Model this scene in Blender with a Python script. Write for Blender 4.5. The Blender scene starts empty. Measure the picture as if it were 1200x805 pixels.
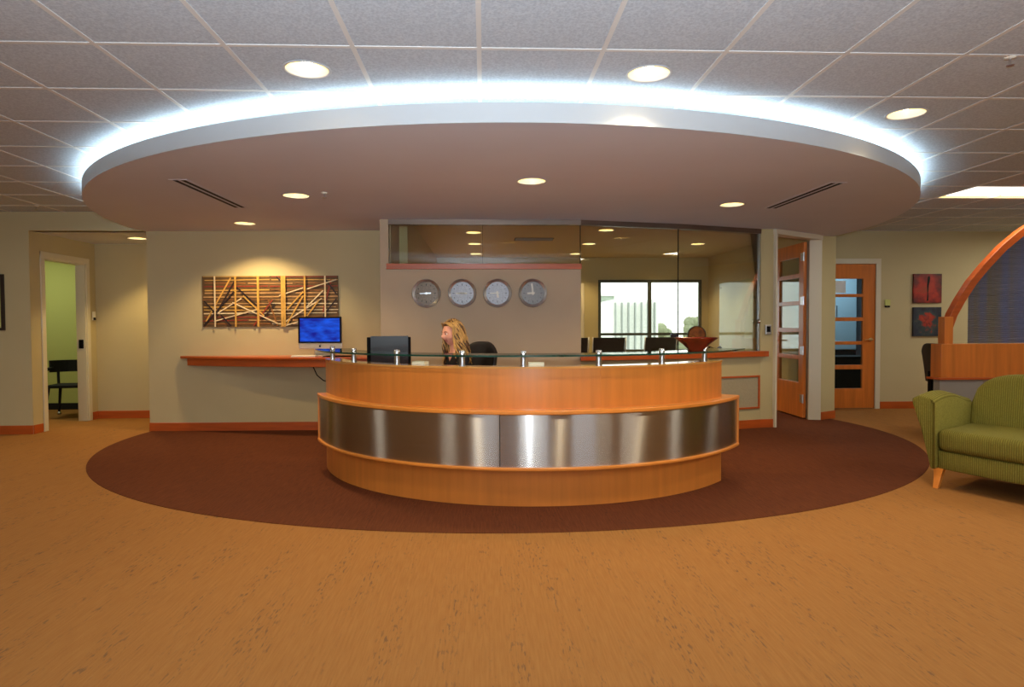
import bpy, bmesh, math, random
from mathutils import Vector, Matrix, Euler

random.seed(7)
C = bpy.context.scene.collection
R = math.radians
PI = math.pi

# ------------------------------------------------------------------ camera
def make_camera():
    yaw, pitch, roll = .0429, .0284, -.0047
    F = Vector((math.sin(yaw)*math.cos(pitch), math.cos(yaw)*math.cos(pitch), -math.sin(pitch)))
    Rt = Vector((math.cos(yaw), -math.sin(yaw), 0))
    U = Rt.cross(F)
    c, s = math.cos(roll), math.sin(roll)
    R2, U2 = c*Rt + s*U, -s*Rt + c*U
    cam = bpy.data.cameras.new('camera')
    cam.sensor_width = 36.0
    cam.lens = 763.0/1200.0*36.0
    cam.clip_start = .05
    o = bpy.data.objects.new('camera', cam)
    C.objects.link(o)
    o.matrix_world = Matrix(((R2.x, U2.x, -F.x, 0), (R2.y, U2.y, -F.y, 0), (R2.z, U2.z, -F.z, 1.27), (0, 0, 0, 1)))
    bpy.context.scene.camera = o
make_camera()

# ------------------------------------------------------------------ world, exposure, large lights
sc = bpy.context.scene
sc.view_settings.view_transform = 'Standard'
sc.view_settings.look = 'None'
sc.view_settings.exposure = 0.0
sc.view_settings.gamma = 1.0
sc.view_settings.use_curve_mapping = False

world = bpy.data.worlds.new('overcast')
sc.world = world
world.use_nodes = True
wn = world.node_tree.nodes
bg = wn['Background']
bg.inputs['Color'].default_value = (.90, .96, 1.0, 1)
bg.inputs['Strength'].default_value = 3.2

def area_light(name, loc, target, sx, sy, energy, color):
    l = bpy.data.lights.new(name, 'AREA')
    l.shape = 'RECTANGLE'; l.size = sx; l.size_y = sy; l.energy = energy; l.color = color
    o = bpy.data.objects.new(name, l); C.objects.link(o)
    o.location = loc
    d = Vector(target) - Vector(loc)
    o.rotation_euler = d.to_track_quat('-Z', 'Y').to_euler()
    return o
# added fill lamps at three unseen openings in the wall behind the camera
for wx in (-4.6, 0.0, 4.6):
    area_light('window_daylight', (wx, -4.9, 1.55), (wx, 0, 1.75), 2.4, 1.3, 22, (.80, .91, 1.0))
# the camera's own flash, on its hot shoe
fl = bpy.data.lights.new('camera_flash', 'SPOT')
fl.energy = 600; fl.color = (.80, .91, 1.0); fl.shadow_soft_size = .03
fl.spot_size = R(130); fl.spot_blend = .85
flo = bpy.data.objects.new('camera_flash', fl); C.objects.link(flo)
flo.location = (0.0, -.03, 1.42); flo.rotation_euler = (R(136), 0, -.0429)

# ------------------------------------------------------------------ materials
def lin(r, g, b):
    f = lambda v: (v/255/12.92) if v/255 <= .04045 else ((v/255+.055)/1.055)**2.4
    return (f(r), f(g), f(b), 1)
M = {}
def mat(name, col, rough=.5, metal=0.0, spec=.5, bump=None, var=None, coat=0, emit=None, stretch=(1, 1, 1), trans=None):
    """col: linear rgba; var=(scale, amount): noise value variation; bump=(scale, strength)."""
    m = bpy.data.materials.new(name); m.use_nodes = True
    nt = m.node_tree; n = nt.nodes; L = nt.links
    b = n['Principled BSDF']
    b.inputs['Base Color'].default_value = col
    b.inputs['Roughness'].default_value = rough
    b.inputs['Metallic'].default_value = metal
    b.inputs['Specular IOR Level'].default_value = spec
    if coat:
        b.inputs['Coat Weight'].default_value = coat
        b.inputs['Coat Roughness'].default_value = .12
    if emit:
        b.inputs['Emission Color'].default_value = (*emit[:3], 1)
        b.inputs['Emission Strength'].default_value = emit[3]
    if bump or var:
        tc = n.new('ShaderNodeTexCoord'); mp = n.new('ShaderNodeMapping')
        mp.inputs['Scale'].default_value = stretch
        L.new(tc.outputs['Object'], mp.inputs['Vector'])
    if var:
        ns = n.new('ShaderNodeTexNoise'); ns.inputs['Scale'].default_value = var[0]; ns.inputs['Detail'].default_value = 5
        L.new(mp.outputs['Vector'], ns.inputs['Vector'])
        mx = n.new('ShaderNodeMix'); mx.data_type = 'RGBA'
        k = var[1]
        mx.inputs['A'].default_value = (col[0]*(1-k), col[1]*(1-k), col[2]*(1-k), 1)
        mx.inputs['B'].default_value = (min(1, col[0]*(1+k)), min(1, col[1]*(1+k)), min(1, col[2]*(1+k)), 1)
        rp = n.new('ShaderNodeMapRange'); rp.inputs['From Min'].default_value = .3; rp.inputs['From Max'].default_value = .7
        L.new(ns.outputs['Fac'], rp.inputs['Value']); L.new(rp.outputs['Result'], mx.inputs['Factor'])
        L.new(mx.outputs['Result'], b.inputs['Base Color'])
    if bump:
        nb = n.new('ShaderNodeTexNoise'); nb.inputs['Scale'].default_value = bump[0]; nb.inputs['Detail'].default_value = 3
        L.new(mp.outputs['Vector'], nb.inputs['Vector'])
        bp = n.new('ShaderNodeBump'); bp.inputs['Strength'].default_value = bump[1]; bp.inputs['Distance'].default_value = .01
        L.new(nb.outputs['Fac'], bp.inputs['Height']); L.new(bp.outputs['Normal'], b.inputs['Normal'])
    M[name] = m
    return m

mat('wall_beige', lin(192, 178, 138), .75, bump=(160, .12), var=(3, .02))
mat('wall_taupe', lin(186, 164, 138), .75, bump=(160, .12), var=(3, .02))
mat('wall_olive', lin(190, 176, 132), .75, bump=(160, .1))
mat('wall_green', lin(196, 200, 120), .8, bump=(160, .1))
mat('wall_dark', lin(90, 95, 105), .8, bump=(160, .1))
mat('soffit_paint', lin(204, 207, 220), .7, bump=(120, .06), var=(2, .02))
mat('rim_paint', lin(192, 196, 200), .6, bump=(120, .04))
mat('room_ceiling', lin(205, 190, 150), .8, bump=(120, .05))
mat('white_trim', lin(214, 206, 184), .45, bump=(40, .03))
mat('grid_bar', lin(212, 212, 210), .5, bump=(40, .02))
mat('maple', lin(204, 124, 52), .32, coat=.25, var=(3.2, .10), stretch=(5, 5, .35), bump=(60, .02))
mat('maple_edge', lin(222, 138, 56), .3, coat=.3, var=(4, .1), stretch=(1, 1, 1))
mat('maple_cap', lin(214, 150, 80), .14, coat=.8, var=(4, .1))
mat('cherry', lin(180, 82, 28), .35, coat=.2, var=(3, .15), stretch=(1, 1, 8), bump=(60, .02))
mat('door_maple', lin(204, 116, 44), .35, coat=.2, var=(3, .14), stretch=(6, 6, .5), bump=(60, .02))
mat('chrome', (.75, .76, .78, 1), .18, 1.0, var=(6, .05))
mat('satin_metal', (.55, .56, .58, 1), .3, 1.0, var=(20, .06))
mat('brass', (.75, .58, .3, 1), .3, 1.0, var=(20, .06))
mat('gold', (.85, .58, .18, 1), .2, 1.0, var=(12, .1))
mat('header_steel', lin(120, 105, 95), .35, .8, var=(3, .12), stretch=(1, 1, 6))
mat('black_plastic', lin(9, 9, 12), .65, spec=.12, var=(40, .15), bump=(200, .05))
mat('black_fabric', lin(24, 23, 26), .85, var=(60, .2), bump=(220, .25))
mat('black_leather', lin(28, 24, 26), .42, var=(20, .15), bump=(120, .12))
mat('dark_wood', lin(40, 28, 24), .45, var=(6, .25), stretch=(1, 1, 6))
mat('window_frame', lin(52, 56, 44), .5, var=(10, .1))
mat('white_plastic', lin(226, 222, 208), .45, var=(10, .03))
mat('paper', lin(240, 234, 214), .7, var=(20, .03))
mat('silver', lin(205, 200, 190), .3, .4, var=(10, .04))
mat('glass_edge', lin(10, 60, 50), .1, spec=.8, var=(8, .2))
mat('dark_gap', lin(12, 11, 10), .8, var=(10, .1))
mat('red_bowl', lin(112, 30, 16), .25, coat=.3, var=(7, .45))
mat('bronze_disc', lin(104, 58, 20), .55, 0, spec=.15, var=(18, .6))
mat('blue_glaze', lin(30, 36, 78), .25, var=(9, .2))
mat('skin', lin(228, 166, 142), .5, var=(14, .04))
mat('lips', lin(204, 128, 112), .45, var=(14, .05))
mat('eye_white', lin(235, 232, 228), .3, var=(30, .02))
mat('eye_dark', lin(44, 34, 30), .3, var=(30, .1))
mat('brow', lin(120, 84, 50), .7, var=(40, .1))
mat('hair_blonde', lin(186, 148, 88), .42, var=(30, .35), stretch=(1, 1, .3))
mat('hair_dark', lin(92, 62, 38), .5, var=(30, .3), stretch=(1, 1, .3))
mat('black_cloth', lin(18, 18, 26), .8, var=(30, .25), bump=(180, .2))
mat('grey_trousers', lin(44, 44, 50), .85, var=(30, .2), bump=(180, .2))
mat('concrete_white', lin(232, 234, 230), .8, var=(4, .05))
mat('concrete_grey', lin(170, 182, 172), .8, var=(4, .08))
mat('fin_grey', lin(150, 156, 154), .7, var=(4, .06))
mat('tree_green', lin(128, 134, 108), .9, var=(1.2, .3), bump=(4, .6))
mat('outdoor_ground', lin(150, 150, 132), .95, var=(.4, .2))
mat('panel_grey', lin(150, 146, 140), .7, bump=(120, .08))
mat('bezel_black', lin(10, 10, 12), .2, var=(20, .1))
mat('fabric_panel', lin(168, 156, 128), .9, bump=(220, .25), var=(60, .06))
mat('lamp_glow', (1, .9, .7, 1), .5, emit=(1.0, .86, .58, 15))
mat('troffer_glow', (1, 1, .95, 1), .5, emit=(1.0, .97, .84, 3.0))
mat('cove_glow', (1, 1, 1, 1), .5, emit=(.74, .93, 1.0, 20))
mat('reflector', lin(248, 226, 176), .35, 0, var=(12, .05))
mat('troffer_side', lin(226, 204, 140), .6, var=(6, .04))
mat('cabinet_blue', lin(170, 196, 214), .5, var=(3, .04))
mat('notice_paper', lin(225, 232, 236), .6, var=(10, .03))

def ceiling_tile_mat():
    m = bpy.data.materials.new('ceiling_tile'); m.use_nodes = True; n = m.node_tree.nodes; L = m.node_tree.links
    b = n['Principled BSDF']; b.inputs['Roughness'].default_value = .9
    geo = n.new('ShaderNodeNewGeometry')
    vo = n.new('ShaderNodeTexNoise'); vo.inputs['Scale'].default_value = 85; vo.inputs['Detail'].default_value = 4
    L.new(geo.outputs['Position'], vo.inputs['Vector'])
    mr = n.new('ShaderNodeMapRange'); mr.inputs['From Min'].default_value = .36; mr.inputs['From Max'].default_value = .64
    L.new(vo.outputs['Fac'], mr.inputs['Value'])
    mx = n.new('ShaderNodeMix'); mx.data_type = 'RGBA'
    mx.inputs['A'].default_value = lin(172, 182, 194); mx.inputs['B'].default_value = lin(194, 204, 214)
    L.new(mr.outputs['Result'], mx.inputs['Factor']); L.new(mx.outputs['Result'], b.inputs['Base Color'])
    bp = n.new('ShaderNodeBump'); bp.inputs['Strength'].default_value = .35; bp.inputs['Distance'].default_value = .004
    L.new(vo.outputs['Fac'], bp.inputs['Height']); L.new(bp.outputs['Normal'], b.inputs['Normal'])
    M['ceiling_tile'] = m
ceiling_tile_mat()

def carpet(name, base, light, fleck, fleck_amt):
    m = bpy.data.materials.new(name); m.use_nodes = True; n = m.node_tree.nodes; L = m.node_tree.links
    b = n['Principled BSDF']; b.inputs['Roughness'].default_value = .95; b.inputs['Specular IOR Level'].default_value = .1
    geo = n.new('ShaderNodeNewGeometry')
    def noise(scale, st, det=3):
        mp = n.new('ShaderNodeMapping'); mp.inputs['Scale'].default_value = st
        L.new(geo.outputs['Position'], mp.inputs['Vector'])
        t = n.new('ShaderNodeTexNoise'); t.inputs['Scale'].default_value = scale; t.inputs['Detail'].default_value = det
        L.new(mp.outputs['Vector'], t.inputs['Vector']); return t.outputs['Fac']
    def ramp(v, a, c):
        r = n.new('ShaderNodeMapRange'); r.inputs['From Min'].default_value = a; r.inputs['From Max'].default_value = c
        L.new(v, r.inputs['Value']); return r.outputs['Result']
    def mix(f, a, c):
        x = n.new('ShaderNodeMix'); x.data_type = 'RGBA'
        L.new(f, x.inputs['Factor'])
        for k, v in (('A', a), ('B', c)):
            if isinstance(v, tuple): x.inputs[k].default_value = v
            else: L.new(v, x.inputs[k])
        return x.outputs['Result']
    ribs = ramp(noise(1, (105, 6, 1), 2), .2, .8)
    c1 = mix(ribs, base, light)
    fl = noise(1, (95, 17, 1), 4)
    msk = noise(1, (11, 1.3, 1), 3)
    f1 = ramp(fl, .55, .64); f2 = ramp(msk, .48, .62)
    mu = n.new('ShaderNodeMath'); mu.operation = 'MULTIPLY'; L.new(f1, mu.inputs[0]); L.new(f2, mu.inputs[1])
    mu2 = n.new('ShaderNodeMath'); mu2.operation = 'MULTIPLY'; L.new(mu.outputs[0], mu2.inputs[0]); mu2.inputs[1].default_value = fleck_amt
    c2 = mix(mu2.outputs[0], c1, fleck)
    L.new(c2, b.inputs['Base Color'])
    bp = n.new('ShaderNodeBump'); bp.inputs['Strength'].default_value = .5; bp.inputs['Distance'].default_value = .004
    L.new(noise(1, (160, 60, 1), 2), bp.inputs['Height']); L.new(bp.outputs['Normal'], b.inputs['Normal'])
    M[name] = m
carpet('carpet_gold', lin(148, 100, 52), lin(162, 114, 63), lin(84, 70, 58), .6)
carpet('carpet_brown', lin(84, 44, 26), lin(106, 58, 34), lin(54, 36, 28), .5)

def steel_mat():
    m = bpy.data.materials.new('brushed_steel'); m.use_nodes = True; n = m.node_tree.nodes; L = m.node_tree.links
    n.remove(n['Principled BSDF'])
    b = n.new('ShaderNodeBsdfAnisotropic'); b.distribution = 'GGX'
    b.inputs['Roughness'].default_value = .27; b.inputs['Anisotropy'].default_value = -.78
    L.new(b.outputs[0], n['Material Output'].inputs['Surface'])
    tg = n.new('ShaderNodeTangent'); tg.direction_type = 'UV_MAP'; tg.uv_map = 'UVMap'
    L.new(tg.outputs['Tangent'], b.inputs['Tangent'])
    uv = n.new('ShaderNodeTexCoord'); mp = n.new('ShaderNodeMapping'); mp.inputs['Scale'].default_value = (260, 3, 1)
    L.new(uv.outputs['UV'], mp.inputs['Vector'])
    ns = n.new('ShaderNodeTexNoise'); ns.inputs['Scale'].default_value = 1; ns.inputs['Detail'].default_value = 4
    L.new(mp.outputs['Vector'], ns.inputs['Vector'])
    mx = n.new('ShaderNodeMix'); mx.data_type = 'RGBA'
    mx.inputs['A'].default_value = (.42, .41, .39, 1); mx.inputs['B'].default_value = (.60, .59, .57, 1)
    L.new(ns.outputs['Fac'], mx.inputs['Factor']); L.new(mx.outputs['Result'], b.inputs['Color'])
    M['brushed_steel'] = m
steel_mat()

def glass_mat(name, tint, refl=1.0, rough=.0):
    m = bpy.data.materials.new(name); m.use_nodes = True; nt = m.node_tree; n = nt.nodes; L = nt.links
    for x in list(n): n.remove(x)
    out = n.new('ShaderNodeOutputMaterial'); mx = n.new('ShaderNodeMixShader')
    tr = n.new('ShaderNodeBsdfTransparent'); tr.inputs['Color'].default_value = tint
    gl = n.new('ShaderNodeBsdfGlossy'); gl.inputs['Roughness'].default_value = rough
    fr = n.new('ShaderNodeFresnel'); fr.inputs['IOR'].default_value = 1.5
    mu = n.new('ShaderNodeMath'); mu.operation = 'MULTIPLY'; mu.inputs[1].default_value = refl; mu.use_clamp = True
    L.new(fr.outputs['Fac'], mu.inputs[0]); L.new(mu.outputs[0], mx.inputs['Fac'])
    L.new(tr.outputs[0], mx.inputs[1]); L.new(gl.outputs[0], mx.inputs[2]); L.new(mx.outputs[0], out.inputs['Surface'])
    M[name] = m
glass_mat('pane_glass', (.95, .96, .92, 1), .9)
glass_mat('table_glass', (.80, .92, .88, 1), .9)
glass_mat('door_glass', (.85, .90, .88, 1), .28)

def green_fabric():
    m = bpy.data.materials.new('green_fabric'); m.use_nodes = True; n = m.node_tree.nodes; L = m.node_tree.links
    b = n['Principled BSDF']; b.inputs['Roughness'].default_value = .9; b.inputs['Specular IOR Level'].default_value = .2
    tc = n.new('ShaderNodeTexCoord')
    w = n.new('ShaderNodeTexWave'); w.wave_type = 'BANDS'; w.bands_direction = 'X'; w.inputs['Scale'].default_value = 22; w.inputs['Distortion'].default_value = .6
    w.inputs['Detail'].default_value = 1
    L.new(tc.outputs['Object'], w.inputs['Vector'])
    ns = n.new('ShaderNodeTexNoise'); ns.inputs['Scale'].default_value = 120
    L.new(tc.outputs['Object'], ns.inputs['Vector'])
    mx = n.new('ShaderNodeMix'); mx.data_type = 'RGBA'
    mx.inputs['A'].default_value = lin(104, 98, 36); mx.inputs['B'].default_value = lin(140, 132, 60)
    ad = n.new('ShaderNodeMath'); ad.operation = 'MULTIPLY'; L.new(w.outputs['Fac'], ad.inputs[0]); L.new(ns.outputs['Fac'], ad.inputs[1])
    m2 = n.new('ShaderNodeMath'); m2.operation = 'MULTIPLY'; L.new(ad.outputs[0], m2.inputs[0]); m2.inputs[1].default_value = 1.8; m2.use_clamp = True
    L.new(m2.outputs[0], mx.inputs['Factor']); L.new(mx.outputs['Result'], b.inputs['Base Color'])
    bp = n.new('ShaderNodeBump'); bp.inputs['Strength'].default_value = .5; bp.inputs['Distance'].default_value = .006
    L.new(w.outputs['Fac'], bp.inputs['Height']); L.new(bp.outputs['Normal'], b.inputs['Normal'])
    M['green_fabric'] = m
green_fabric()

def screen_mat():
    m = bpy.data.materials.new('blue_screen'); m.use_nodes = True; n = m.node_tree.nodes; L = m.node_tree.links
    b = n['Principled BSDF']; b.inputs['Base Color'].default_value = (.01, .01, .02, 1); b.inputs['Roughness'].default_value = .2
    tc = n.new('ShaderNodeTexCoord'); mp = n.new('ShaderNodeMapping'); mp.inputs['Scale'].default_value = (2.5, 1, 8); mp.inputs['Rotation'].default_value = (0, .25, 0)
    L.new(tc.outputs['Object'], mp.inputs['Vector'])
    ns = n.new('ShaderNodeTexNoise'); ns.inputs['Scale'].default_value = 2.2; ns.inputs['Detail'].default_value = 4; L.new(mp.outputs['Vector'], ns.inputs['Vector'])
    cr = n.new('ShaderNodeValToRGB')
    cr.color_ramp.elements[0].position = .35; cr.color_ramp.elements[0].color = lin(0, 18, 140)
    cr.color_ramp.elements[1].position = .72; cr.color_ramp.elements[1].color = lin(14, 96, 240)
    L.new(ns.outputs['Fac'], cr.inputs['Fac']); L.new(cr.outputs['Color'], b.inputs['Emission Color']); b.inputs['Emission Strength'].default_value = 1.0
    M['blue_screen'] = m
screen_mat()

def painting_mat(name, cols, scale, seed):
    m = bpy.data.materials.new(name); m.use_nodes = True; n = m.node_tree.nodes; L = m.node_tree.links
    b = n['Principled BSDF']; b.inputs['Roughness'].default_value = .5
    tc = n.new('ShaderNodeTexCoord'); mp = n.new('ShaderNodeMapping'); mp.inputs['Location'].default_value = (seed, seed*2, seed*.7)
    L.new(tc.outputs['Object'], mp.inputs['Vector'])
    ns = n.new('ShaderNodeTexNoise'); ns.inputs['Scale'].default_value = scale; ns.inputs['Detail'].default_value = 5; L.new(mp.outputs['Vector'], ns.inputs['Vector'])
    # radial falloff from the canvas centre: the painted figure sits mid-canvas
    vl = n.new('ShaderNodeVectorMath'); vl.operation = 'LENGTH'; L.new(tc.outputs['Object'], vl.inputs[0])
    mr = n.new('ShaderNodeMapRange'); mr.inputs['From Min'].default_value = .05; mr.inputs['From Max'].default_value = .28; mr.inputs['To Min'].default_value = .22; mr.inputs['To Max'].default_value = -.22
    L.new(vl.outputs['Value'], mr.inputs['Value'])
    ad = n.new('ShaderNodeMath'); L.new(ns.outputs['Fac'], ad.inputs[0]); L.new(mr.outputs['Result'], ad.inputs[1])
    cr = n.new('ShaderNodeValToRGB'); e = cr.color_ramp.elements
    e[0].position = cols[0][0]; e[0].color = cols[0][1]; e[1].position = cols[-1][0]; e[1].color = cols[-1][1]
    for p, c in cols[1:-1]:
        x = e.new(p); x.color = c
    L.new(ad.outputs[0], cr.inputs['Fac']); L.new(cr.outputs['Color'], b.inputs['Base Color'])
    M[name] = m
painting_mat('painting_red', [(.2, lin(52, 14, 14)), (.42, lin(124, 20, 12)), (.6, lin(176, 40, 14)), (.75, lin(150, 54, 22))], 7, 3)
painting_mat('painting_blue', [(.2, lin(24, 24, 34)), (.42, lin(34, 44, 62)), (.58, lin(52, 66, 66)), (.70, lin(160, 40, 30)), (.85, lin(178, 66, 30))], 9, 11)

def light_streak_mat():  # bluish vertical streaks of window light put into the screen's colour
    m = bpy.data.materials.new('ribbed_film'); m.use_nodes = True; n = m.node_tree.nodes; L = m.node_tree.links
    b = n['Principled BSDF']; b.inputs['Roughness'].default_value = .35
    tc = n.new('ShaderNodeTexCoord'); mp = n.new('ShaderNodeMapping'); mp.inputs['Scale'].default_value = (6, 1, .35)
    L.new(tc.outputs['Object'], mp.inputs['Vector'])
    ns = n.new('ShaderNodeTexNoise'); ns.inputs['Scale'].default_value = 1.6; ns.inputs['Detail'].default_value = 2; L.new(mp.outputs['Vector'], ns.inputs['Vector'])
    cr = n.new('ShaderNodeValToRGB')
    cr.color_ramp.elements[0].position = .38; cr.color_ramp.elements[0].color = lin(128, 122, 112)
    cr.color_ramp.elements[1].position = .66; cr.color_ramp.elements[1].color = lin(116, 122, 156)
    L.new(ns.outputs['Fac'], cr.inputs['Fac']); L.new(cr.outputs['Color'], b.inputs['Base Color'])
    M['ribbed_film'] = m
light_streak_mat()

# ------------------------------------------------------------------ helpers
class MB:
    def __init__(s): s.v, s.f, s.mi, s.uv = [], [], [], None
    def add(s, vs, fs, mi=0):
        o = len(s.v); s.v += [tuple(v) for v in vs]; s.f += [tuple(i+o for i in f) for f in fs]; s.mi += [mi]*len(fs); return s
    def box(s, a, b, mi=0):
        x0, y0, z0 = a; x1, y1, z1 = b
        return s.add([(x0,y0,z0),(x1,y0,z0),(x1,y1,z0),(x0,y1,z0),(x0,y0,z1),(x1,y0,z1),(x1,y1,z1),(x0,y1,z1)],
                     [(0,3,2,1),(4,5,6,7),(0,1,5,4),(1,2,6,5),(2,3,7,6),(3,0,4,7)], mi)
    def obox(s, c, size, rot, mi=0):
        q = MB().box((-size[0]/2,-size[1]/2,-size[2]/2),(size[0]/2,size[1]/2,size[2]/2))
        m = Euler(rot).to_matrix(); c = Vector(c)
        return s.add([c + m @ Vector(v) for v in q.v], q.f, mi)
    def bar(s, p, q, w, h, up=(0,0,1), mi=0):
        p, q = Vector(p), Vector(q); d = (q-p).normalized(); u = Vector(up)
        a = d.cross(u)
        if a.length < 1e-4: a = d.cross(Vector((1,0,0)))
        a.normalize(); u = a.cross(d)
        vs = [e + a*sx*w/2 + u*sy*h/2 for e in (p, q) for sx, sy in ((-1,-1),(1,-1),(1,1),(-1,1))]
        return s.add(vs, [(0,3,2,1),(4,5,6,7),(0,1,5,4),(1,2,6,5),(2,3,7,6),(3,0,4,7)], mi)
    def prism(s, poly, z0, z1, mi=0):
        n = len(poly); vs = [(x,y,z0) for x,y in poly] + [(x,y,z1) for x,y in poly]
        fs = [tuple(reversed(range(n))), tuple(range(n, 2*n))] + [(i,(i+1)%n,n+(i+1)%n,n+i) for i in range(n)]
        return s.add(vs, fs, mi)
    def xprism(s, poly, x0, x1, mi=0):            # polygon in (y, z), extruded along x
        n = len(poly); vs = [(x0,y,z) for y,z in poly] + [(x1,y,z) for y,z in poly]
        fs = [tuple(reversed(range(n))), tuple(range(n, 2*n))] + [(i,(i+1)%n,n+(i+1)%n,n+i) for i in range(n)]
        return s.add(vs, fs, mi)
    def yprism(s, poly, y0, y1, mi=0):            # polygon in (x, z), extruded along y
        n = len(poly); vs = [(x,y0,z) for x,z in poly] + [(x,y1,z) for x,z in poly]
        fs = [tuple(range(n)), tuple(reversed(range(n, 2*n)))] + [(i,n+i,n+(i+1)%n,(i+1)%n) for i in range(n)]
        return s.add(vs, fs, mi)
    def lathe(s, prof, n=24, c=(0,0,0), mi=0, close=False):
        vs = []
        for r, z in prof:
            for k in range(n):
                a = 2*PI*k/n; vs.append((c[0]+r*math.cos(a), c[1]+r*math.sin(a), c[2]+z))
        fs = [(i*n+k, i*n+(k+1)%n, (i+1)*n+(k+1)%n, (i+1)*n+k) for i in range(len(prof)-1) for k in range(n)]
        if close: fs += [tuple(reversed(range(n))), tuple(range((len(prof)-1)*n, len(prof)*n))]
        return s.add(vs, fs, mi)
    def tube(s, pts, r, n=8, mi=0, cap=True):
        pts = [Vector(p) for p in pts]; rs = r if isinstance(r, (list, tuple)) else [r]*len(pts)
        vs = []; prev = None
        for i, p in enumerate(pts):
            d = (pts[min(i+1, len(pts)-1)] - pts[max(i-1, 0)])
            d = d.normalized() if d.length > 1e-9 else Vector((0,0,1))
            if prev is None:
                a = d.cross(Vector((0,0,1)));
                if a.length < 1e-3: a = d.cross(Vector((1,0,0)))
            else:
                a = prev - d*prev.dot(d)
            a.normalize(); prev = a; b = d.cross(a)
            for k in range(n):
                t = 2*PI*k/n; vs.append(p + (a*math.cos(t) + b*math.sin(t))*rs[i])
        fs = [(i*n+k, i*n+(k+1)%n, (i+1)*n+(k+1)%n, (i+1)*n+k) for i in range(len(pts)-1) for k in range(n)]
        if cap: fs += [tuple(reversed(range(n))), tuple(range((len(pts)-1)*n, len(pts)*n))]
        return s.add(vs, fs, mi)
    def arc(s, r0, r1, a0, a1, z0, z1, n=48, c=(0,0), mi=0):     # solid ring sector, degrees
        vs = []
        for k in range(n+1):
            a = R(a0 + (a1-a0)*k/n); x, y = math.cos(a), math.sin(a)
            vs += [(c[0]+x*r0, c[1]+y*r0, z0), (c[0]+x*r1, c[1]+y*r1, z0), (c[0]+x*r1, c[1]+y*r1, z1), (c[0]+x*r0, c[1]+y*r0, z1)]
        fs = []
        for k in range(n):
            i = 4*k; j = i+4
            fs += [(i,i+1,j+1,j), (i+1,i+2,j+2,j+1), (i+2,i+3,j+3,j+2), (i+3,i,j,j+3)]
        if abs(a1-a0) < 359.9: fs += [(0,3,2,1), (4*n,4*n+1,4*n+2,4*n+3)]
        return s.add(vs, fs, mi)
    def sphere(s, c, r, n=12, m=8, mi=0, sc=(1,1,1)):
        vs = [(c[0], c[1], c[2]-r*sc[2])]
        for i in range(1, m):
            t = -PI/2 + PI*i/m
            for k in range(n):
                a = 2*PI*k/n; vs.append((c[0]+r*sc[0]*math.cos(t)*math.cos(a), c[1]+r*sc[1]*math.cos(t)*math.sin(a), c[2]+r*sc[2]*math.sin(t)))
        vs.append((c[0], c[1], c[2]+r*sc[2])); T = len(vs)-1
        fs = [(0, 1+(k+1)%n, 1+k) for k in range(n)] + [(1+i*n+k, 1+i*n+(k+1)%n, 1+(i+1)*n+(k+1)%n, 1+(i+1)*n+k) for i in range(m-2) for k in range(n)]
        fs += [(T, 1+(m-2)*n+k, 1+(m-2)*n+(k+1)%n) for k in range(n)]
        return s.add(vs, fs, mi)
    def data(s, name, mats, smooth=False):
        me = bpy.data.meshes.new(name); me.from_pydata(s.v, [], s.f); me.update()
        bm = bmesh.new(); bm.from_mesh(me); bmesh.ops.recalc_face_normals(bm, faces=bm.faces); bm.to_mesh(me); bm.free()
        for m in (mats if isinstance(mats, (list, tuple)) else [mats]): me.materials.append(M[m])
        for p, i in zip(me.polygons, s.mi): p.material_index = i
        if smooth: me.polygons.foreach_set('use_smooth', [True]*len(me.polygons))
        return me
    def build(s, name, mats, parent=None, loc=(0,0,0), rz=0, smooth=False, bevel=0, label=None, auto=None):
        me = s.data(name, mats, smooth or bool(auto))
        if auto: me.set_sharp_from_angle(angle=R(auto))
        o = bpy.data.objects.new(name, me); C.objects.link(o)
        o.location = loc; o.rotation_euler = (0, 0, rz)
        if parent: o.parent = parent
        if bevel:
            b = o.modifiers.new('bevel', 'BEVEL'); b.width = bevel; b.segments = 2; b.limit_method = 'ANGLE'
        if label: o['label'] = label
        return o

def thing(name, label, cat, loc=(0,0,0), rz=0, group=None):
    o = bpy.data.objects.new(name, None); C.objects.link(o)
    o.location = loc; o.rotation_euler = (0, 0, rz); o.empty_display_size = .1
    return tag(o, label, cat, group)
def tag(o, label, cat, group=None, kind=None):
    o['label'] = label; o['category'] = cat
    if group: o['group'] = group
    if kind: o['kind'] = kind
    return o
def struct(o): o['kind'] = 'structure'; return o
def sroot(name, loc=(0,0,0), rz=0):
    o = bpy.data.objects.new(name, None); C.objects.link(o); o.location = loc; o.rotation_euler = (0,0,rz); o['kind'] = 'structure'; return o
def link_copy(name, me, parent=None, loc=(0,0,0), rot=(0,0,0)):
    o = bpy.data.objects.new(name, me); C.objects.link(o); o.location = loc; o.rotation_euler = rot
    if parent: o.parent = parent
    return o

def sheet(name, outer, holes, z, material, parent=None, up=True, thick=0):
    """flat polygon with round holes"""
    bm = bmesh.new()
    def loop(pts):
        vs = [bm.verts.new((x, y, z)) for x, y in pts]
        return [bm.edges.new((vs[i], vs[(i+1) % len(vs)])) for i in range(len(vs))]
    es = loop(outer)
    for (hx, hy, hr) in holes:
        es += loop([(hx+hr*math.cos(2*PI*k/32), hy+hr*math.sin(2*PI*k/32)) for k in range(32)])
    bmesh.ops.triangle_fill(bm, use_beauty=True, edges=es)
    bmesh.ops.recalc_face_normals(bm, faces=bm.faces)
    for f in bm.faces:
        if (f.normal.z > 0) != up: f.normal_flip()
    me = bpy.data.meshes.new(name); bm.to_mesh(me); bm.free(); me.materials.append(M[material])
    o = bpy.data.objects.new(name, me); C.objects.link(o)
    if parent: o.parent = parent
    return o

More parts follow.
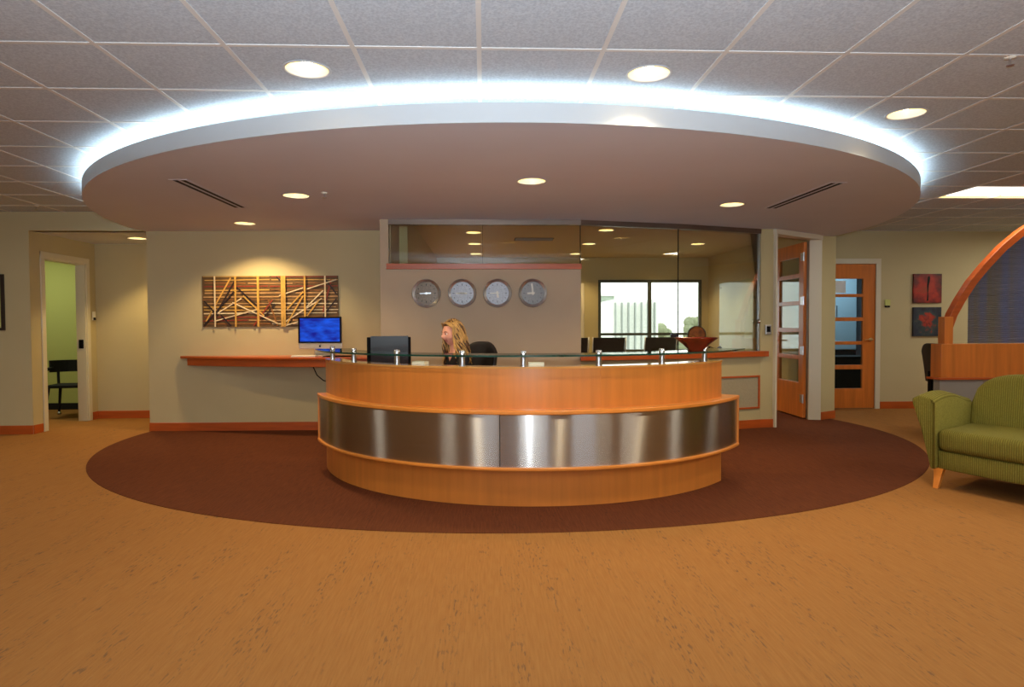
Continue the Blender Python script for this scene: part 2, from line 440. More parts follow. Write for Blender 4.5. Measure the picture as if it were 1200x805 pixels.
def wall(name, p0, p1, z0, z1, th, openings=(), m='wall_beige'):
    """wall from p0 to p1, thickness th to the left of the direction; openings = (s0, s1, z0, z1) along it"""
    p0, p1 = Vector(p0), Vector(p1); d = (p1-p0); Ln = d.length; d.normalize(); nrm = Vector((-d.y, d.x))
    mb = MB()
    def blk(s0, s1, a, b):
        if s1-s0 < 1e-4 or b-a < 1e-4: return
        q = [p0+d*s0, p0+d*s1, p0+d*s1+nrm*th, p0+d*s0+nrm*th]
        mb.prism([(v.x, v.y) for v in q], a, b)
    s = 0
    for (a, b, c, e) in sorted(openings):
        blk(s, a, z0, z1); blk(a, b, z0, c); blk(a, b, e, z1); s = b
    blk(s, Ln, z0, z1)
    return struct(mb.build(name, m))
def strip(name, p0, p1, z0, z1, out, m, parent=None, inn=0.0, bevel=.003):
    """board standing out to the right of the direction p0 -> p1"""
    p0, p1 = Vector(p0), Vector(p1); d = (p1-p0).normalized(); nr = Vector((d.y, -d.x))
    q = [p0-nr*inn, p1-nr*inn, p1+nr*out, p0+nr*out]
    o = MB().prism([(v.x, v.y) for v in q], z0, z1).build(name, m, parent, bevel=bevel)
    return o

# ------------------------------------------------------------------ setting: floor
CZ = 2.63       # suspended ceiling
SZ = 2.42       # underside of the round soffit
floor = struct(MB().box((-9.2, -5, -.1), (9.4, 14, 0)).build('floor', 'carpet_gold'))
EL = (.315, 7.67, 4.37, 3.74)
inlay = struct(MB().prism([(EL[0]+EL[2]*math.cos(2*PI*k/160), EL[1]+EL[3]*math.sin(2*PI*k/160)) for k in range(160)], -.02, .004).build('floor_inlay', 'carpet_brown', floor))

# ------------------------------------------------------------------ setting: soffit, ceiling
SC, SR = (.26, 8.1), 4.37
wall_line = [(4.46, 8.49), (3.53, 7.87), (3.36, 7.88), (2.22, 7.48), (1.06, 7.21), (-1.07, 7.19), (-1.07, 8.04), (-4.0, 8.13)]
arc_pts = [(SC[0]+SR*math.cos(R(180.4+(364.5-180.4)*k/128)), SC[1]+SR*math.sin(R(180.4+(364.5-180.4)*k/128))) for k in range(129)]
SOFFIT_LIGHTS = [(-1.647, 5.848), (-2.659, 7.423), (.387, 5.226), (2.393, 6.203)]
CEIL_LIGHTS = [(-.928, 3.532), (.9, 3.535), (2.746, 4.152)]
LR = .115
soffit = struct(sheet('ceiling_soffit', arc_pts + wall_line, [(x, y, LR) for x, y in SOFFIT_LIGHTS], SZ, 'soffit_paint', up=False))
MB().arc(SR-.035, SR-.0005, 180.4, 364.5, SZ+.001, 2.535, n=128, c=SC).build('soffit_rim', 'rim_paint', soffit, auto=40)
sheet('cove_shelf', [(SC[0]+(SR-.03)*math.cos(R(180.4+184.1*k/96)), SC[1]+(SR-.03)*math.sin(R(180.4+184.1*k/96))) for k in range(97)] + wall_line, [(x, y, LR+.01) for x, y in SOFFIT_LIGHTS], 2.45, 'rim_paint', soffit, up=True)
tube_o = MB().arc(SR-.085, SR-.06, 183, 362, 2.505, 2.53, n=128, c=SC).build('cove_light', 'cove_glow')
tag(tube_o, 'bluish white strip light glowing over the rim of the round dropped ceiling', 'light')

T = .615; GX = -.016; GY = 3.243
ceiling = sroot('ceiling')
hole_cells = {}
for (x, y) in CEIL_LIGHTS:
    hole_cells[(math.floor((x-GX)/T), math.floor((y-GY)/T))] = (x, y)
TROFFER = (5.03, 7.49, 6.35, 6.97)     # x0, x1, y0, y1 snapped to the grid below
tx0 = GX + round((5.03-GX)/T)*T; ty0 = GY + round((6.35-GY)/T)*T
TROFFERS = [(tx0, ty0), (tx0-2*T, ty0-8*T), (tx0+1*T, ty0-5*T), (GX-8*T, GY-5*T), (GX-1*T, GY-7*T), (GX+6*T, GY-7*T), (GX-10*T, GY+2*T), (GX+12*T, ty0+2*T)]
tro_cells = set()
for (x, y) in TROFFERS:
    i, j = round((x-GX)/T), round((y-GY)/T)
    tro_cells |= {(i, j), (i+1, j)}
tile_me = MB().box((.012, .012, 0), (T-.012, T-.012, .012)).data('ceiling_tile', 'ceiling_tile')
cells = []
i0, i1 = math.floor((-9.1-GX)/T), math.ceil((9.3-GX)/T)
j0, j1 = math.floor((-5-GY)/T), math.ceil((9.5-GY)/T)
for i in range(i0, i1):
    for j in range(j0, j1):
        if (i, j) in tro_cells: continue
        x, y = GX+i*T, GY+j*T
        cx, cy = x+T/2, y+T/2
        if math.hypot(cx-SC[0], cy-SC[1]) < SR-1.3: continue
        if cy > 7.3 and -4.2 < cx < 4.9: continue
        if cy > 8.4 and cx < -4.0: continue
        if (i, j) in hole_cells:
            hx, hy = hole_cells[(i, j)]
            bm = bmesh.new()
            sq = [(.012, .012), (T-.012, .012), (T-.012, T-.012), (.012, T-.012)]
            vs = [bm.verts.new((a, b, 0)) for a, b in sq]; es = [bm.edges.new((vs[k], vs[(k+1) % 4])) for k in range(4)]
            cs = [bm.verts.new((hx-x+LR*math.cos(2*PI*k/32), hy-y+LR*math.sin(2*PI*k/32), 0)) for k in range(32)]
            es += [bm.edges.new((cs[k], cs[(k+1) % 32])) for k in range(32)]
            bmesh.ops.triangle_fill(bm, use_beauty=True, edges=es)
            for f in bm.faces:
                if f.normal.z > 0: f.normal_flip()
            me = bpy.data.meshes.new('ceiling_tile'); bm.to_mesh(me); bm.free(); me.materials.append(M['ceiling_tile'])
            link_copy('ceiling_tile', me, ceiling, (x, y, CZ))
        else:
            vis = cy > 2.0 and abs(cx) < .95*cy + .5
            cells.append((not vis, math.hypot(cx, cy), x, y))
cells.sort()
rest = MB()
for n_, (hid, dist, x, y) in enumerate(cells):
    if n_ < 290 and not hid:
        link_copy('ceiling_tile', tile_me, ceiling, (x, y, CZ))
    else:
        rest.box((x+.012, y+.012, CZ), (x+T-.012, y+T-.012, CZ+.012))
ro = rest.build('outer_ceiling_tile', 'ceiling_tile', ceiling); ro['kind'] = 'stuff'
struct(MB().box((-9.2, -5, CZ+.17), (9.4, 9.6, CZ+.19)).build('plenum_cover', 'rim_paint', ceiling))
for i in range(i0, i1+1):
    x = GX+i*T
    if x < -9.1 or x > 9.3: continue
    MB().box((x-.012, -5, CZ-.004), (x+.012, 9.5, CZ+.003)).build('grid_bar', 'grid_bar', ceiling)
for j in range(j0, j1+1):
    y = GY+j*T
    if y < -5 or y > 9.45: continue
    MB().box((-9.1, y-.012, CZ-.0035), (9.3, y+.012, CZ+.003)).build('grid_bar', 'grid_bar', ceiling)

# ------------------------------------------------------------------ setting: walls
A_, B_, C_, D_, E_ = (-1.12, 7.13), (1.07, 7.15), (2.25, 7.42), (3.37, 7.80), (3.53, 7.81)
G0, G1 = (3.56, 7.80), (4.27, 8.40)           # door opening
H0, H1 = (4.42, 8.36), (4.70, 8.53)
wall('wall_left', (-4.06, 8.06), (-1.12, 7.965), 0, CZ, .12)
wall('wall_left_return', (-4.06, 9.37), (-4.06, 8.06), 0, CZ, .12)
wall('wall_far_left', (-9.1, 7.95), (-5.36, 7.95), 0, CZ, .12)
wall('wall_recess_header', (-5.36, 7.95), (-4.06, 7.95), 2.41, CZ, .12)
wall('wall_recess_left', (-5.36, 8.07), (-5.36, 9.25), 0, CZ, .12, [(.13, .96, 0, 2.12)])
wall('wall_recess_back', (-5.48, 9.25), (-4.0, 9.25), 0, CZ, .12)
struct(sheet('ceiling_recess', [(-5.36, 8.0), (-4.06, 8.0), (-4.06, 9.25), (-5.36, 9.25)], [(-4.45, 8.62, LR)], 2.41, 'soffit_paint', up=False))
# office beyond the left doorway
wall('wall_office_back', (-9.1, 10.3), (-5.48, 10.3), 0, CZ, .1, m='wall_green')
wall('wall_office_right', (-5.48, 10.3), (-5.48, 9.37), 0, CZ, .06, m='wall_green')
struct(MB().box((-9.1, 8.07, 2.55), (-5.48, 10.3, 2.6)).build('ceiling_office', 'room_ceiling'))
strip('baseboard_office', (-9.1, 10.3), (-5.48, 10.3), 0, .1, .012, 'dark_gap')['kind'] = 'structure'
# taupe feature wall with the transom over it
wall('wall_taupe', A_, B_, 0, 1.93, .12, m='wall_taupe')
struct(MB().prism([(-1.12, 7.13), (-1.03, 7.13), (-1.03, 7.25), (-1.12, 7.25)], 1.93, SZ+.02).build('wall_taupe_jamb', 'wall_taupe'))
wall('wall_taupe_return', (-1.12, 7.97), (-1.12, 7.25), 0, CZ, .10, m='wall_taupe')
# low wall under the glazing, then the pillar
wall('wall_low_middle', B_, C_, 0, .88, .12, m='wall_olive')
wall('wall_low_right', C_, D_, 0, .88, .12, m='wall_olive')
struct(MB().prism([D_, E_, (3.50, 7.93), (3.33, 7.93)], 0, SZ+.2).build('wall_pillar', 'wall_olive'))
struct(MB().prism([H0, H1, (4.66, 8.9), (4.36, 8.9)], 0, CZ).build('wall_column', 'wall_olive'))
# above the glazing on the room's side
mb = MB()
pl = [(-1.12, 7.25), (1.05, 7.27), (2.21, 7.54), (3.33, 7.93), (3.45, 7.95), (4.36, 8.52)]
for p, q in zip(pl, pl[1:]):
    mb.prism([p, q, (q[0]-.03, q[1]+.1), (p[0]-.03, p[1]+.1)], 2.385, CZ)
struct(mb.build('wall_over_glazing', 'wall_taupe'))
# far right wall with the second glazed door
FW = 9.42
wall('wall_far_right', (4.62, FW), (9.3, FW), 0, CZ, .12, [(.27, 1.18, 0, 2.15)])
wall('wall_right', (9.3, FW), (9.3, -5), 0, CZ, .12)
wall('wall_left_side', (-9.1, -5), (-9.1, 10.3), 0, CZ, .12)
wall('wall_back', (9.3, -5), (-9.1, -5), 0, CZ, .12, [(9.3-4.6-1.25, 9.3-4.6+1.25, .85, 2.25), (9.3-1.25, 9.3+1.25, .85, 2.25), (9.3+4.6-1.25, 9.3+4.6+1.25, .85, 2.25)])
# dim room behind the second door
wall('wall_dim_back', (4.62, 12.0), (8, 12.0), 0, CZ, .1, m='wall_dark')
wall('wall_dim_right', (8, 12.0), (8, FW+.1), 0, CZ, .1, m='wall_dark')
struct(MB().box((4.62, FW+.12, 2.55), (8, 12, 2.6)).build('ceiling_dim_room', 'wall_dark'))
# glazed meeting room
RX0, RX1, RY = -1.02, 4.50, 12.9
wall('wall_room_left', (RX0, RY), (RX0, 7.97), 0, CZ, .1, m='wall_olive')
wall('wall_room_back', (RX0-.1, RY), (RX1+.1, RY), 0, CZ, .14, [(2.276-RX0+.1, 4.36-RX0+.1, .72, 2.16)], m='wall_olive')
wall('wall_room_right', (RX1, 8.9), (RX1, RY), 0, CZ, -.1, m='wall_olive')
ROOM_LIGHTS = [(-.14, 9.4), (-.14, 10.7), (-.14, 12.2), (1.73, 9.15), (1.73, 10.7), (1.73, 12.2), (3.55, 10.7), (3.5, 12.2)]
rc = struct(sheet('ceiling_room', [(RX0, 7.3), (1.0, 7.3), (2.2, 7.58), (3.32, 7.96), (4.4, 8.55), (4.5, 8.9), (4.5, RY), (RX0, RY)], [(x, y, LR) for x, y in ROOM_LIGHTS], 2.60, 'room_ceiling', up=False))

# baseboards
def base(side, p0, p1, m='cherry'):
    o = strip('baseboard_'+side, p0, p1, 0, .105, .014, m); o['kind'] = 'structure'
base('left', (-4.06, 8.06), (-1.14, 7.965))
base('far_left', (-9.0, 7.95), (-5.36, 7.95)); base('recess', (-5.36, 7.95), (-5.36, 8.11))
base('recess', (-5.36, 9.12), (-5.36, 9.25)); base('recess', (-5.35, 9.25), (-4.06, 9.25))
base('middle', B_, C_); base('right', C_, D_); base('right', D_, E_); base('column', H0, H1)
base('far_right', (5.88, FW), (9.2, FW)); base('taupe', A_, B_)

# ------------------------------------------------------------------ trims, glazing
strip('trim_1', (-1.05, 7.13), (1.075, 7.15), 1.88, 1.94, .03, 'cherry', inn=.12)['kind'] = 'structure'   # wood sill under the transom
# header bars
hd = struct(strip('trim_2', (-1.03, 7.13), (1.07, 7.15), 2.365, 2.42, .004, 'header_steel', inn=.06, bevel=0))
for p, q in ((B_, C_), (C_, D_)):
    strip('header_bar', p, q, 2.365, 2.42, .004, 'header_steel', hd, inn=.06, bevel=0)
def lerp(p, q, t): return (p[0]+(q[0]-p[0])*t, p[1]+(q[1]-p[1])*t)
mid = lerp(A_, B_, .508)
def inset(p, q, g=.004):
    d = (Vector(q)-Vector(p)); u = d.normalized()*g; return tuple(Vector(p)+u), tuple(Vector(q)-u)
w1 = sroot('window_1')
for p, q in (((-1.03, 7.13), mid), (mid, B_)):
    a, b = inset(p, q); strip('glass_pane', a, b, 1.94, 2.365, -.02, 'pane_glass', w1, inn=.03, bevel=0)
    strip('joint', lerp(q, p, .003), q, 1.94, 2.365, -.016, 'dark_gap', w1, inn=.032, bevel=0)
w2 = sroot('window_2')
for p, q in ((B_, C_), (C_, D_)):
    a, b = inset(p, q); strip('glass_pane', a, b, .94, 2.365, -.02, 'pane_glass', w2, inn=.03, bevel=0)
    strip('joint', lerp(q, p, .0035), q, .94, 2.365, -.016, 'dark_gap' if q == C_ else 'satin_metal', w2, inn=.034, bevel=0)
strip('joint', B_, lerp(B_, C_, .004), .94, 2.365, -.016, 'dark_gap', w2, inn=.034, bevel=0)
MB().sphere((3.335, 7.765, 1.30), .018, sc=(1, 1, 1.6)).build('glass_clip', 'chrome', w2, smooth=True)
# wooden sill under the glazing, one continuous ledge
def offs(poly, d):
    out = []
    for i, p in enumerate(poly):
        a = Vector(poly[max(i-1, 0)]); b = Vector(poly[min(i+1, len(poly)-1)]); t = (b-a).normalized()
        out.append((p[0]+t.y*d, p[1]-t.x*d))
    return out
lp = [lerp(A_, B_, .995), B_, C_, D_, (3.44, 7.806)]
struct(MB().prism(offs(lp, .07) + list(reversed(offs(lp, -.13))), .875, .94).build('trim_3', 'cherry', bevel=.004))
# panel mouldings on the low walls
def panel(name, p, q, t0, t1, z0, z1):
    a, b = lerp(p, q, t0), lerp(p, q, t1)
    r = sroot(name)
    strip('fabric_panel', a, b, z0, z1, .004, 'fabric_panel', r, bevel=0)
    strip('rail', a, b, z1-.022, z1, .018, 'cherry', r); strip('rail', a, b, z0, z0+.022, .018, 'cherry', r)
    L_ = (Vector(q)-Vector(p)).length
    strip('stile', a, lerp(p, q, t0+.022/L_), z0, z1, .0175, 'cherry', r); strip('stile', lerp(p, q, t1-.022/L_), b, z0, z1, .0175, 'cherry', r)
panel('trim_4', C_, D_, .05, .985, .24, .645)
panel('trim_5', B_, C_, .05, .95, .24, .645)

# meeting room window
w3 = sroot('window_3')
def wbar(x0, x1, z0, z1, n='frame_bar', d=.05):
    MB().box((x0, RY-.01, z0), (x1, RY+d, z1)).build(n, 'window_frame', w3)
wx = (2.276, 3.31, 4.36)
wbar(wx[0], wx[2], 2.105, 2.16); wbar(wx[0], wx[2], .72, .77)
wbar(wx[0], wx[0]+.055, .77, 2.105); wbar(wx[2]-.055, wx[2], .77, 2.105)
wbar(wx[1]-.035, wx[1]+.035, .77, 2.105, 'mullion'); 
for a, b in ((wx[0]+.055, wx[1]-.035), (wx[1]+.035, wx[2]-.055)):
    wbar(a, b, 1.05, 1.10, 'mullion')
    for z0, z1 in ((.77, 1.05), (1.10, 2.105)):
        MB().box((a, RY+.02, z0), (b, RY+.026, z1)).build('glass_pane', 'pane_glass', w3)
struct(MB().box((2.2, RY-.09, .68), (4.44, RY+.01, .72)).build('trim_6', 'white_trim'))

# ------------------------------------------------------------------ doors
def glazed_leaf(parent, w, h, zs, panes, sl, sr, th=.045, m='door_maple'):
    """leaf in local x 0..w, y 0..th; panes = list of (z0, z1)"""
    leaf = MB().box((0, 0, zs), (sl, th, h)).box((w-sr, 0, zs), (w, th, h)).box((sl, 0, zs), (w-sr, th, panes[0][0])).box((sl, 0, panes[-1][1]), (w-sr, th, h)).build('leaf', m, parent, bevel=.003)
    for (a, b) in zip(panes, panes[1:]):
        MB().box((sl, .001, a[1]), (w-sr, th-.001, b[0])).build('glazing_bar', m, leaf, bevel=.003)
    for a, b in panes:
        MB().box((sl, th*.42, a), (w-sr, th*.58, b)).build('pane', 'door_glass', leaf)
    return leaf
def lever(parent, x, z, y, sgn):
    mb = MB(); mb.tube([(x, y, z), (x, y-.05, z)], .011, 10); mb.tube([(x, y-.045, z), (x+sgn*.05, y-.05, z), (x+sgn*.11, y-.046, z-.004)], [.010, .009, .007], 10)
    mb.tube([(x, y, z), (x, y-.01, z)], .027, 16)
    mb.build('lever_handle', 'brass', parent, smooth=True)

# door_1: tall open door of the meeting room
d1 = sroot('door_1')
dv = (Vector(G1)-Vector(G0)).normalized(); dn = Vector((dv.y, -dv.x))
def casing(p, q, z0, z1, out=.02, inn=.12):
    strip('casing', p, q, z0, z1, out, 'white_trim', d1, inn=inn)
casing((3.535, 7.79), G0, 0, 2.40)
casing(G1, (4.42, 8.365), 0, 2.40)
casing((3.535, 7.79), (4.42, 8.365), 2.36, 2.42)
leaf_root = bpy.data.objects.new('open_leaf', None); C.objects.link(leaf_root); leaf_root.parent = d1
leaf_root.location = (4.262, 8.44, 0); leaf_root.rotation_euler = (0, 0, R(88.5))
pz = [(.60, .87), (.92, 1.20), (1.25, 1.53), (1.58, 1.85), (1.90, 2.17)]
pz = [(.48, .79), (.845, 1.155), (1.21, 1.52), (1.575, 1.885), (1.94, 2.16)]
glazed_leaf(leaf_root, .90, 2.345, .02, pz, .13, .15)
# (the leaf hangs on its hinge edge; local x runs into the room)
for z in (.22, .86, 1.52, 2.10):
    o = MB().box((-.012, .04, z), (.07, .054, z+.105)).tube([(-.012, .05, z-.004), (-.012, .05, z+.109)], .012, 8).build('hinge', 'satin_metal', leaf_root)
mb = MB(); mb.tube([(.84, .05, 1.03), (.84, .10, 1.03)], .011, 8); mb.tube([(.84, .095, 1.03), (.73, .10, 1.03)], .009, 8)
mb.build('lever_handle', 'brass', leaf_root, smooth=True)

# door_2: closed door in the far wall
d2 = sroot('door_2', (4.89, FW, 0))
l2 = glazed_leaf(d2, .905, 2.145, .012, [(.305, .59), (.655, .955), (1.005, 1.305), (1.36, 1.66), (1.705, 1.93)], .185, .185)
lever(d2, .84, 1.03, 0.0, -1)
for a, b in (((-.075, 0), (.0, 0)), ((.905, 0), (.98, 0))):
    strip('casing', a, b, 0, 2.225, .018, 'white_trim', d2)
strip('casing', (-.075, 0), (.98, 0), 2.15, 2.225, .0185, 'white_trim', d2)
MB().box((.25, .010, 1.72), (.46, .0175, 1.90)).build('notice', 'notice_paper', d2, label='white printed notice behind the top pane')

# door_3: doorway of the left recess (faces +x)
d3 = sroot('door_3', (-5.36, 8.2, 0), R(90))
for a, b in (((-.07, 0), (.0, 0)), ((.83, 0), (.90, 0))):
    strip('casing', a, b, 0, 2.19, .016, 'white_trim', d3)
strip('casing', (-.07, 0), (.90, 0), 2.12, 2.19, .0165, 'white_trim', d3)
MB().box((0, 0, 0), (.02, .12, 2.12)).build('jamb', 'white_trim', d3); MB().box((.81, 0, 0), (.83, .12, 2.12)).build('jamb', 'white_trim', d3)
MB().box((.02, 0, 2.10), (.81, .12, 2.12)).build('jamb', 'white_trim', d3)
MB().box((.800, .03, .98), (.812, .09, 1.10)).build('strike_plate', 'black_plastic', d3, bevel=.004)
# door_4: wooden door at the back of the meeting room, mostly behind the taupe wall
d4 = sroot('door_4', (1.08, RY, 0))
MB().box((0, -.02, .01), (.85, .02, 2.03)).build('leaf', 'wall_green', d4)
for a, b in (((-.06, 0), (0, 0)), ((.85, 0), (.91, 0))):
    strip('casing', a, b, 0, 2.09, .03, 'white_trim', d4)
strip('casing', (-.06, 0), (.91, 0), 2.03, 2.09, .031, 'white_trim', d4)

# ------------------------------------------------------------------ light fittings
def downlight(loc, label, energy, color, cone=126, group=None, blend=.5):
    r = thing('recessed_downlight', label, 'light', loc, 0, group)
    MB().lathe([(LR+.012, -.003), (LR+.010, -.007), (LR-.004, -.006), (LR-.006, .004)], 32).build('trim_ring', 'rim_paint', r, smooth=True)
    MB().lathe([(LR-.004, .0), (LR-.02, .06), (.062, .13), (.001, .145)], 32).build('reflector', 'reflector', r, smooth=True)
    MB().sphere((0, 0, .075), .042, 12, 8, sc=(1, 1, 1.3)).build('bulb', 'lamp_glow', r, smooth=True)
    l = bpy.data.lights.new('downlight_lamp', 'SPOT'); l.energy = energy; l.color = color; l.shadow_soft_size = .045
    l.spot_size = R(cone); l.spot_blend = blend
    o = bpy.data.objects.new('downlight_lamp', l); C.objects.link(o); o.parent = r; o.location = (0, 0, .03)
    return r
WARM = (1.0, .72, .36)
sl = ['recessed downlight in the soffit beside the left air slot', 'recessed downlight in the soffit close above the woven wall art',
      'recessed downlight in the soffit straight above the desk', 'recessed downlight in the soffit beside the right air slot']
for (x, y), lb, en in zip(SOFFIT_LIGHTS, sl, (120, 170, 120, 120)):
    downlight((x, y, SZ), lb, en, WARM, group='downlights of the soffit')
cl = ['recessed downlight in the tiled ceiling, left one of the pair before the glowing rim', 'recessed downlight in the tiled ceiling, right one of the pair before the glowing rim',
      'recessed downlight in the tiled ceiling off the right curve of the glowing rim']
for (x, y), lb in zip(CEIL_LIGHTS, cl):
    downlight((x, y, CZ), lb, 110, (1.0, .82, .55), 110, group='downlights of the tiled ceiling')
for k, (x, y) in enumerate(ROOM_LIGHTS):
    row = {9.4: 'nearest the glass', 9.15: 'nearest the glass', 10.7: 'in the middle row', 12.2: 'by the back wall'}[y]
    col = 'left' if x < 0 else ('centre' if x < 2 else 'window-side')
    downlight((x, y, 2.60), 'small downlight in the meeting room ceiling, %s column, %s' % (col, row), 110, (1.0, .70, .34), 120, group='meeting room downlights')
downlight((-4.45, 8.62, 2.41), 'recessed downlight in the low ceiling of the doorway recess', 115, (1.0, .72, .30), 104, group='recess downlights')

def troffer(x, y, label, energy):
    r = thing('ceiling_troffer', label, 'light', (x, y, CZ), 0, 'fluorescent ceiling troffers')
    w, d = 2*T-.03, T-.03
    MB().box((.015, .015, 0), (w+.015, .03, .09)).box((.015, d, 0), (w+.015, d+.015, .09)).box((.015, .03, 0), (.03, d, .09)).box((w, .03, 0), (w+.015, d, .09)).build('housing', 'troffer_side', r)
    MB().box((.03, .03, .022), (w, d, .045)).build('diffuser', 'troffer_glow', r)
    l = bpy.data.lights.new('troffer_lamp', 'AREA'); l.shape = 'RECTANGLE'; l.size = w-.1; l.size_y = d-.1; l.energy = energy; l.color = (1.0, .93, .78)
    o = bpy.data.objects.new('troffer_lamp', l); C.objects.link(o); o.parent = r; o.location = (T, T/2, .018)
tl = ['fluorescent troffer lit in the tiled ceiling at the far right']+['fluorescent troffer in the tiled ceiling behind the photographer']*6+['fluorescent troffer in the tiled ceiling over the space behind the arched partition']  # all but the first are out of view, added for fill light
for (x, y), lb, en in zip(TROFFERS, tl, (15, 36, 30, 36, 36, 36, 26, 32)):
    troffer(x, y, lb, en)
# unseen bare area lamps added to light the side rooms
def unseen_lamp(name, loc, en, col, sx=.6):
    l = bpy.data.lights.new(name, 'AREA'); l.size = sx; l.energy = en; l.color = col
    o = bpy.data.objects.new(name, l); C.objects.link(o); o.location = loc
unseen_lamp('office_lamp', (-6.6, 9.2, 2.5), 15, (.95, 1.0, .70))
unseen_lamp('dim_room_lamp', (6.3, 11.0, 2.5), 24, (.70, .87, 1.0))
cb = thing('tall_cabinet', 'pale blue tall cabinet glimpsed through the panes of the closed door', 'cabinet', (6.45, 11.75, 0))  # pale panel added where bluish light shows through the door panes
MB().box((-.42, 0, .78), (.42, .24, 2.3)).build('body', 'cabinet_blue', cb, bevel=.006)
for x0, x1 in ((-.41, -.005), (.005, .41)):
    dr_ = MB().box((x0, -.02, .80), (x1, 0, 2.28)).build('door', 'cabinet_blue', cb)
    MB().box((x0+(.36 if x0 < 0 else .02), -.035, 1.4), (x0+(.38 if x0 < 0 else .04), -.02, 1.6)).build('handle', 'satin_metal', dr_)
MB().box((-.42, 0.0, .0), (.42, .24, .775)).build('base', 'dark_gap', cb)
ds2 = thing('dark_desk', 'black desk behind the lowest pane of the closed door', 'desk', (6.1, 10.6, 0))
MB().box((-.8, -.3, .70), (.8, .3, .73)).build('top', 'dark_gap', ds2)
for x in (-.78, .75): MB().box((x, -.28, 0), (x+.03, .28, .70)).build('side_panel', 'dark_gap', ds2)
MB().box((-.75, -.27, .2), (.75, -.25, .70)).build('front_panel', 'dark_gap', ds2)

# air slots in the soffit
def slot(p, q, label):
    p, q = Vector((*p, SZ)), Vector((*q, SZ)); d = (q-p); Ln = d.length
    r = thing('linear_air_vent', label, 'vent', p, math.atan2(d.y, d.x), 'air slots of the soffit')
    MB().box((0, -.06, -.0016), (Ln, .06, -.0004)).build('backing', 'dark_gap', r)
    for y0, y1 in ((-.072, -.052), (-.011, .011), (.052, .072)):
        MB().box((-.02, y0, -.0032), (Ln+.02, y1, -.0005)).build('slat', 'soffit_paint', r)
    for x0 in (-.02, Ln):
        MB().box((x0, -.052, -.003), (x0+.02, .052, -.0005)).build('end_cap', 'soffit_paint', r)
slot((-2.385, 5.25), (-2.352, 6.45), 'long narrow air slot in the left half of the soffit')
slot((2.895, 5.24), (2.86, 6.40), 'long narrow air slot in the right half of the soffit')
def sprinkler(loc, label):
    r = thing('sprinkler_head', label, 'sprinkler', loc, 0, 'sprinkler heads')
    MB().lathe([(.028, 0), (.026, -.008), (.008, -.010)], 16).build('escutcheon', 'white_plastic', r, smooth=True)
    MB().tube([(0, 0, -.008), (0, 0, -.04)], .007, 8).lathe([(.001, -.04), (.018, -.041), (.018, -.044), (.001, -.044)], 12).build('deflector', 'chrome', r)
sprinkler((2.70, 3.26, CZ), 'tiny sprinkler head in the tiled ceiling at the upper right')
sprinkler((-5.0, 7.55, CZ), 'tiny sprinkler head catching light over the left recess')
sprinkler((-1.37, 5.72, SZ), 'tiny sprinkler head in the soffit next to the left downlight')

# ------------------------------------------------------------------ reception desk
DC = (.445, 6.43)
desk = thing('reception_desk', 'curved maple reception desk with brushed steel band and glass top on posts', 'reception desk', (*DC, 0))
def steel_panel(a0, a1, r, z0, z1, n=40):
    mb = MB().arc(r-.012, r, a0, a1, z0, z1, n)
    o = mb.build('steel_panel', 'brushed_steel', desk, auto=35)
    me = o.data; uv = me.uv_layers.new(name='UVMap')
    for lp_ in me.loops:
        v = me.vertices[lp_.vertex_index].co
        uv.data[lp_.index].uv = (v.z, math.atan2(v.y, v.x) % (2*PI) * r)
    return o
for a0, a1 in ((196, 239.48), (239.5, 281.0), (281.02, 319)):
    MB().arc(1.90, 1.94, a0, a1, .005, .28, 32).build('base_panel', 'maple', desk, auto=35)
    MB().arc(1.88, 1.94, a0, a1, .665, .965, 32).build('upper_panel', 'maple', desk, auto=35)
MB().arc(1.80, 1.945, 196, 319.1, .965, .98, 80).build('cap', 'maple_cap', desk, auto=35)
MB().arc(1.86, 2.025, 199.4, 325, .655, .685, 80).build('band_rail', 'maple_edge', desk, auto=35, bevel=.006)
MB().arc(1.86, 2.025, 199.4, 325, .268, .292, 80).build('band_rail', 'maple_edge', desk, auto=35, bevel=.006)
MB().arc(1.86, 2.02, 199.4, 199.9, .292, .655, 2).build('band_end', 'maple_edge', desk)
MB().arc(1.86, 2.02, 324.5, 325, .292, .655, 2).build('band_end', 'maple_edge', desk)
MB().arc(1.90, 1.99, 199.9, 324.5, .292, .655, 64).build('band_core', 'dark_gap', desk)
steel_panel(199.95, 260.15, 2.008, .293, .654); steel_panel(260.3, 324.45, 2.008, .293, .654)
MB().arc(1.15, 1.88, 200, 319, .715, .745, 64).build('worktop', 'maple', desk, auto=35)
for a in (201, 240, 281, 317):
    MB().arc(1.2, 1.86, a, a+.8, .0, .715, 2).build('side_panel', 'maple', desk)
gtop = MB().arc(1.72, 2.03, 194, 330, 1.052, 1.064, 96)
gt = gtop.build('glass_top', ['table_glass', 'glass_edge'], desk)
for p in gt.data.polygons:
    if abs(p.normal.z) < .5: p.material_index = 1
for a in (198.6, 217.7, 234.45, 251.4, 264.8, 281.2, 297.4, 313.1):
    x, y = 1.885*math.cos(R(a)), 1.885*math.sin(R(a))
    po = MB().lathe([(.001, .98), (.026, .98), (.026, .984), (.020, .986), (.020, 1.050), (.022, 1.052), (.001, 1.052)], 16, (x, y, 0)).build('post', 'satin_metal', desk, auto=40)
    MB().lathe([(.001, 1.064), (.022, 1.064), (.022, 1.086), (.019, 1.09), (.001, 1.09)], 16, (x, y, 0)).build('post_cap', 'chrome', po, auto=40)

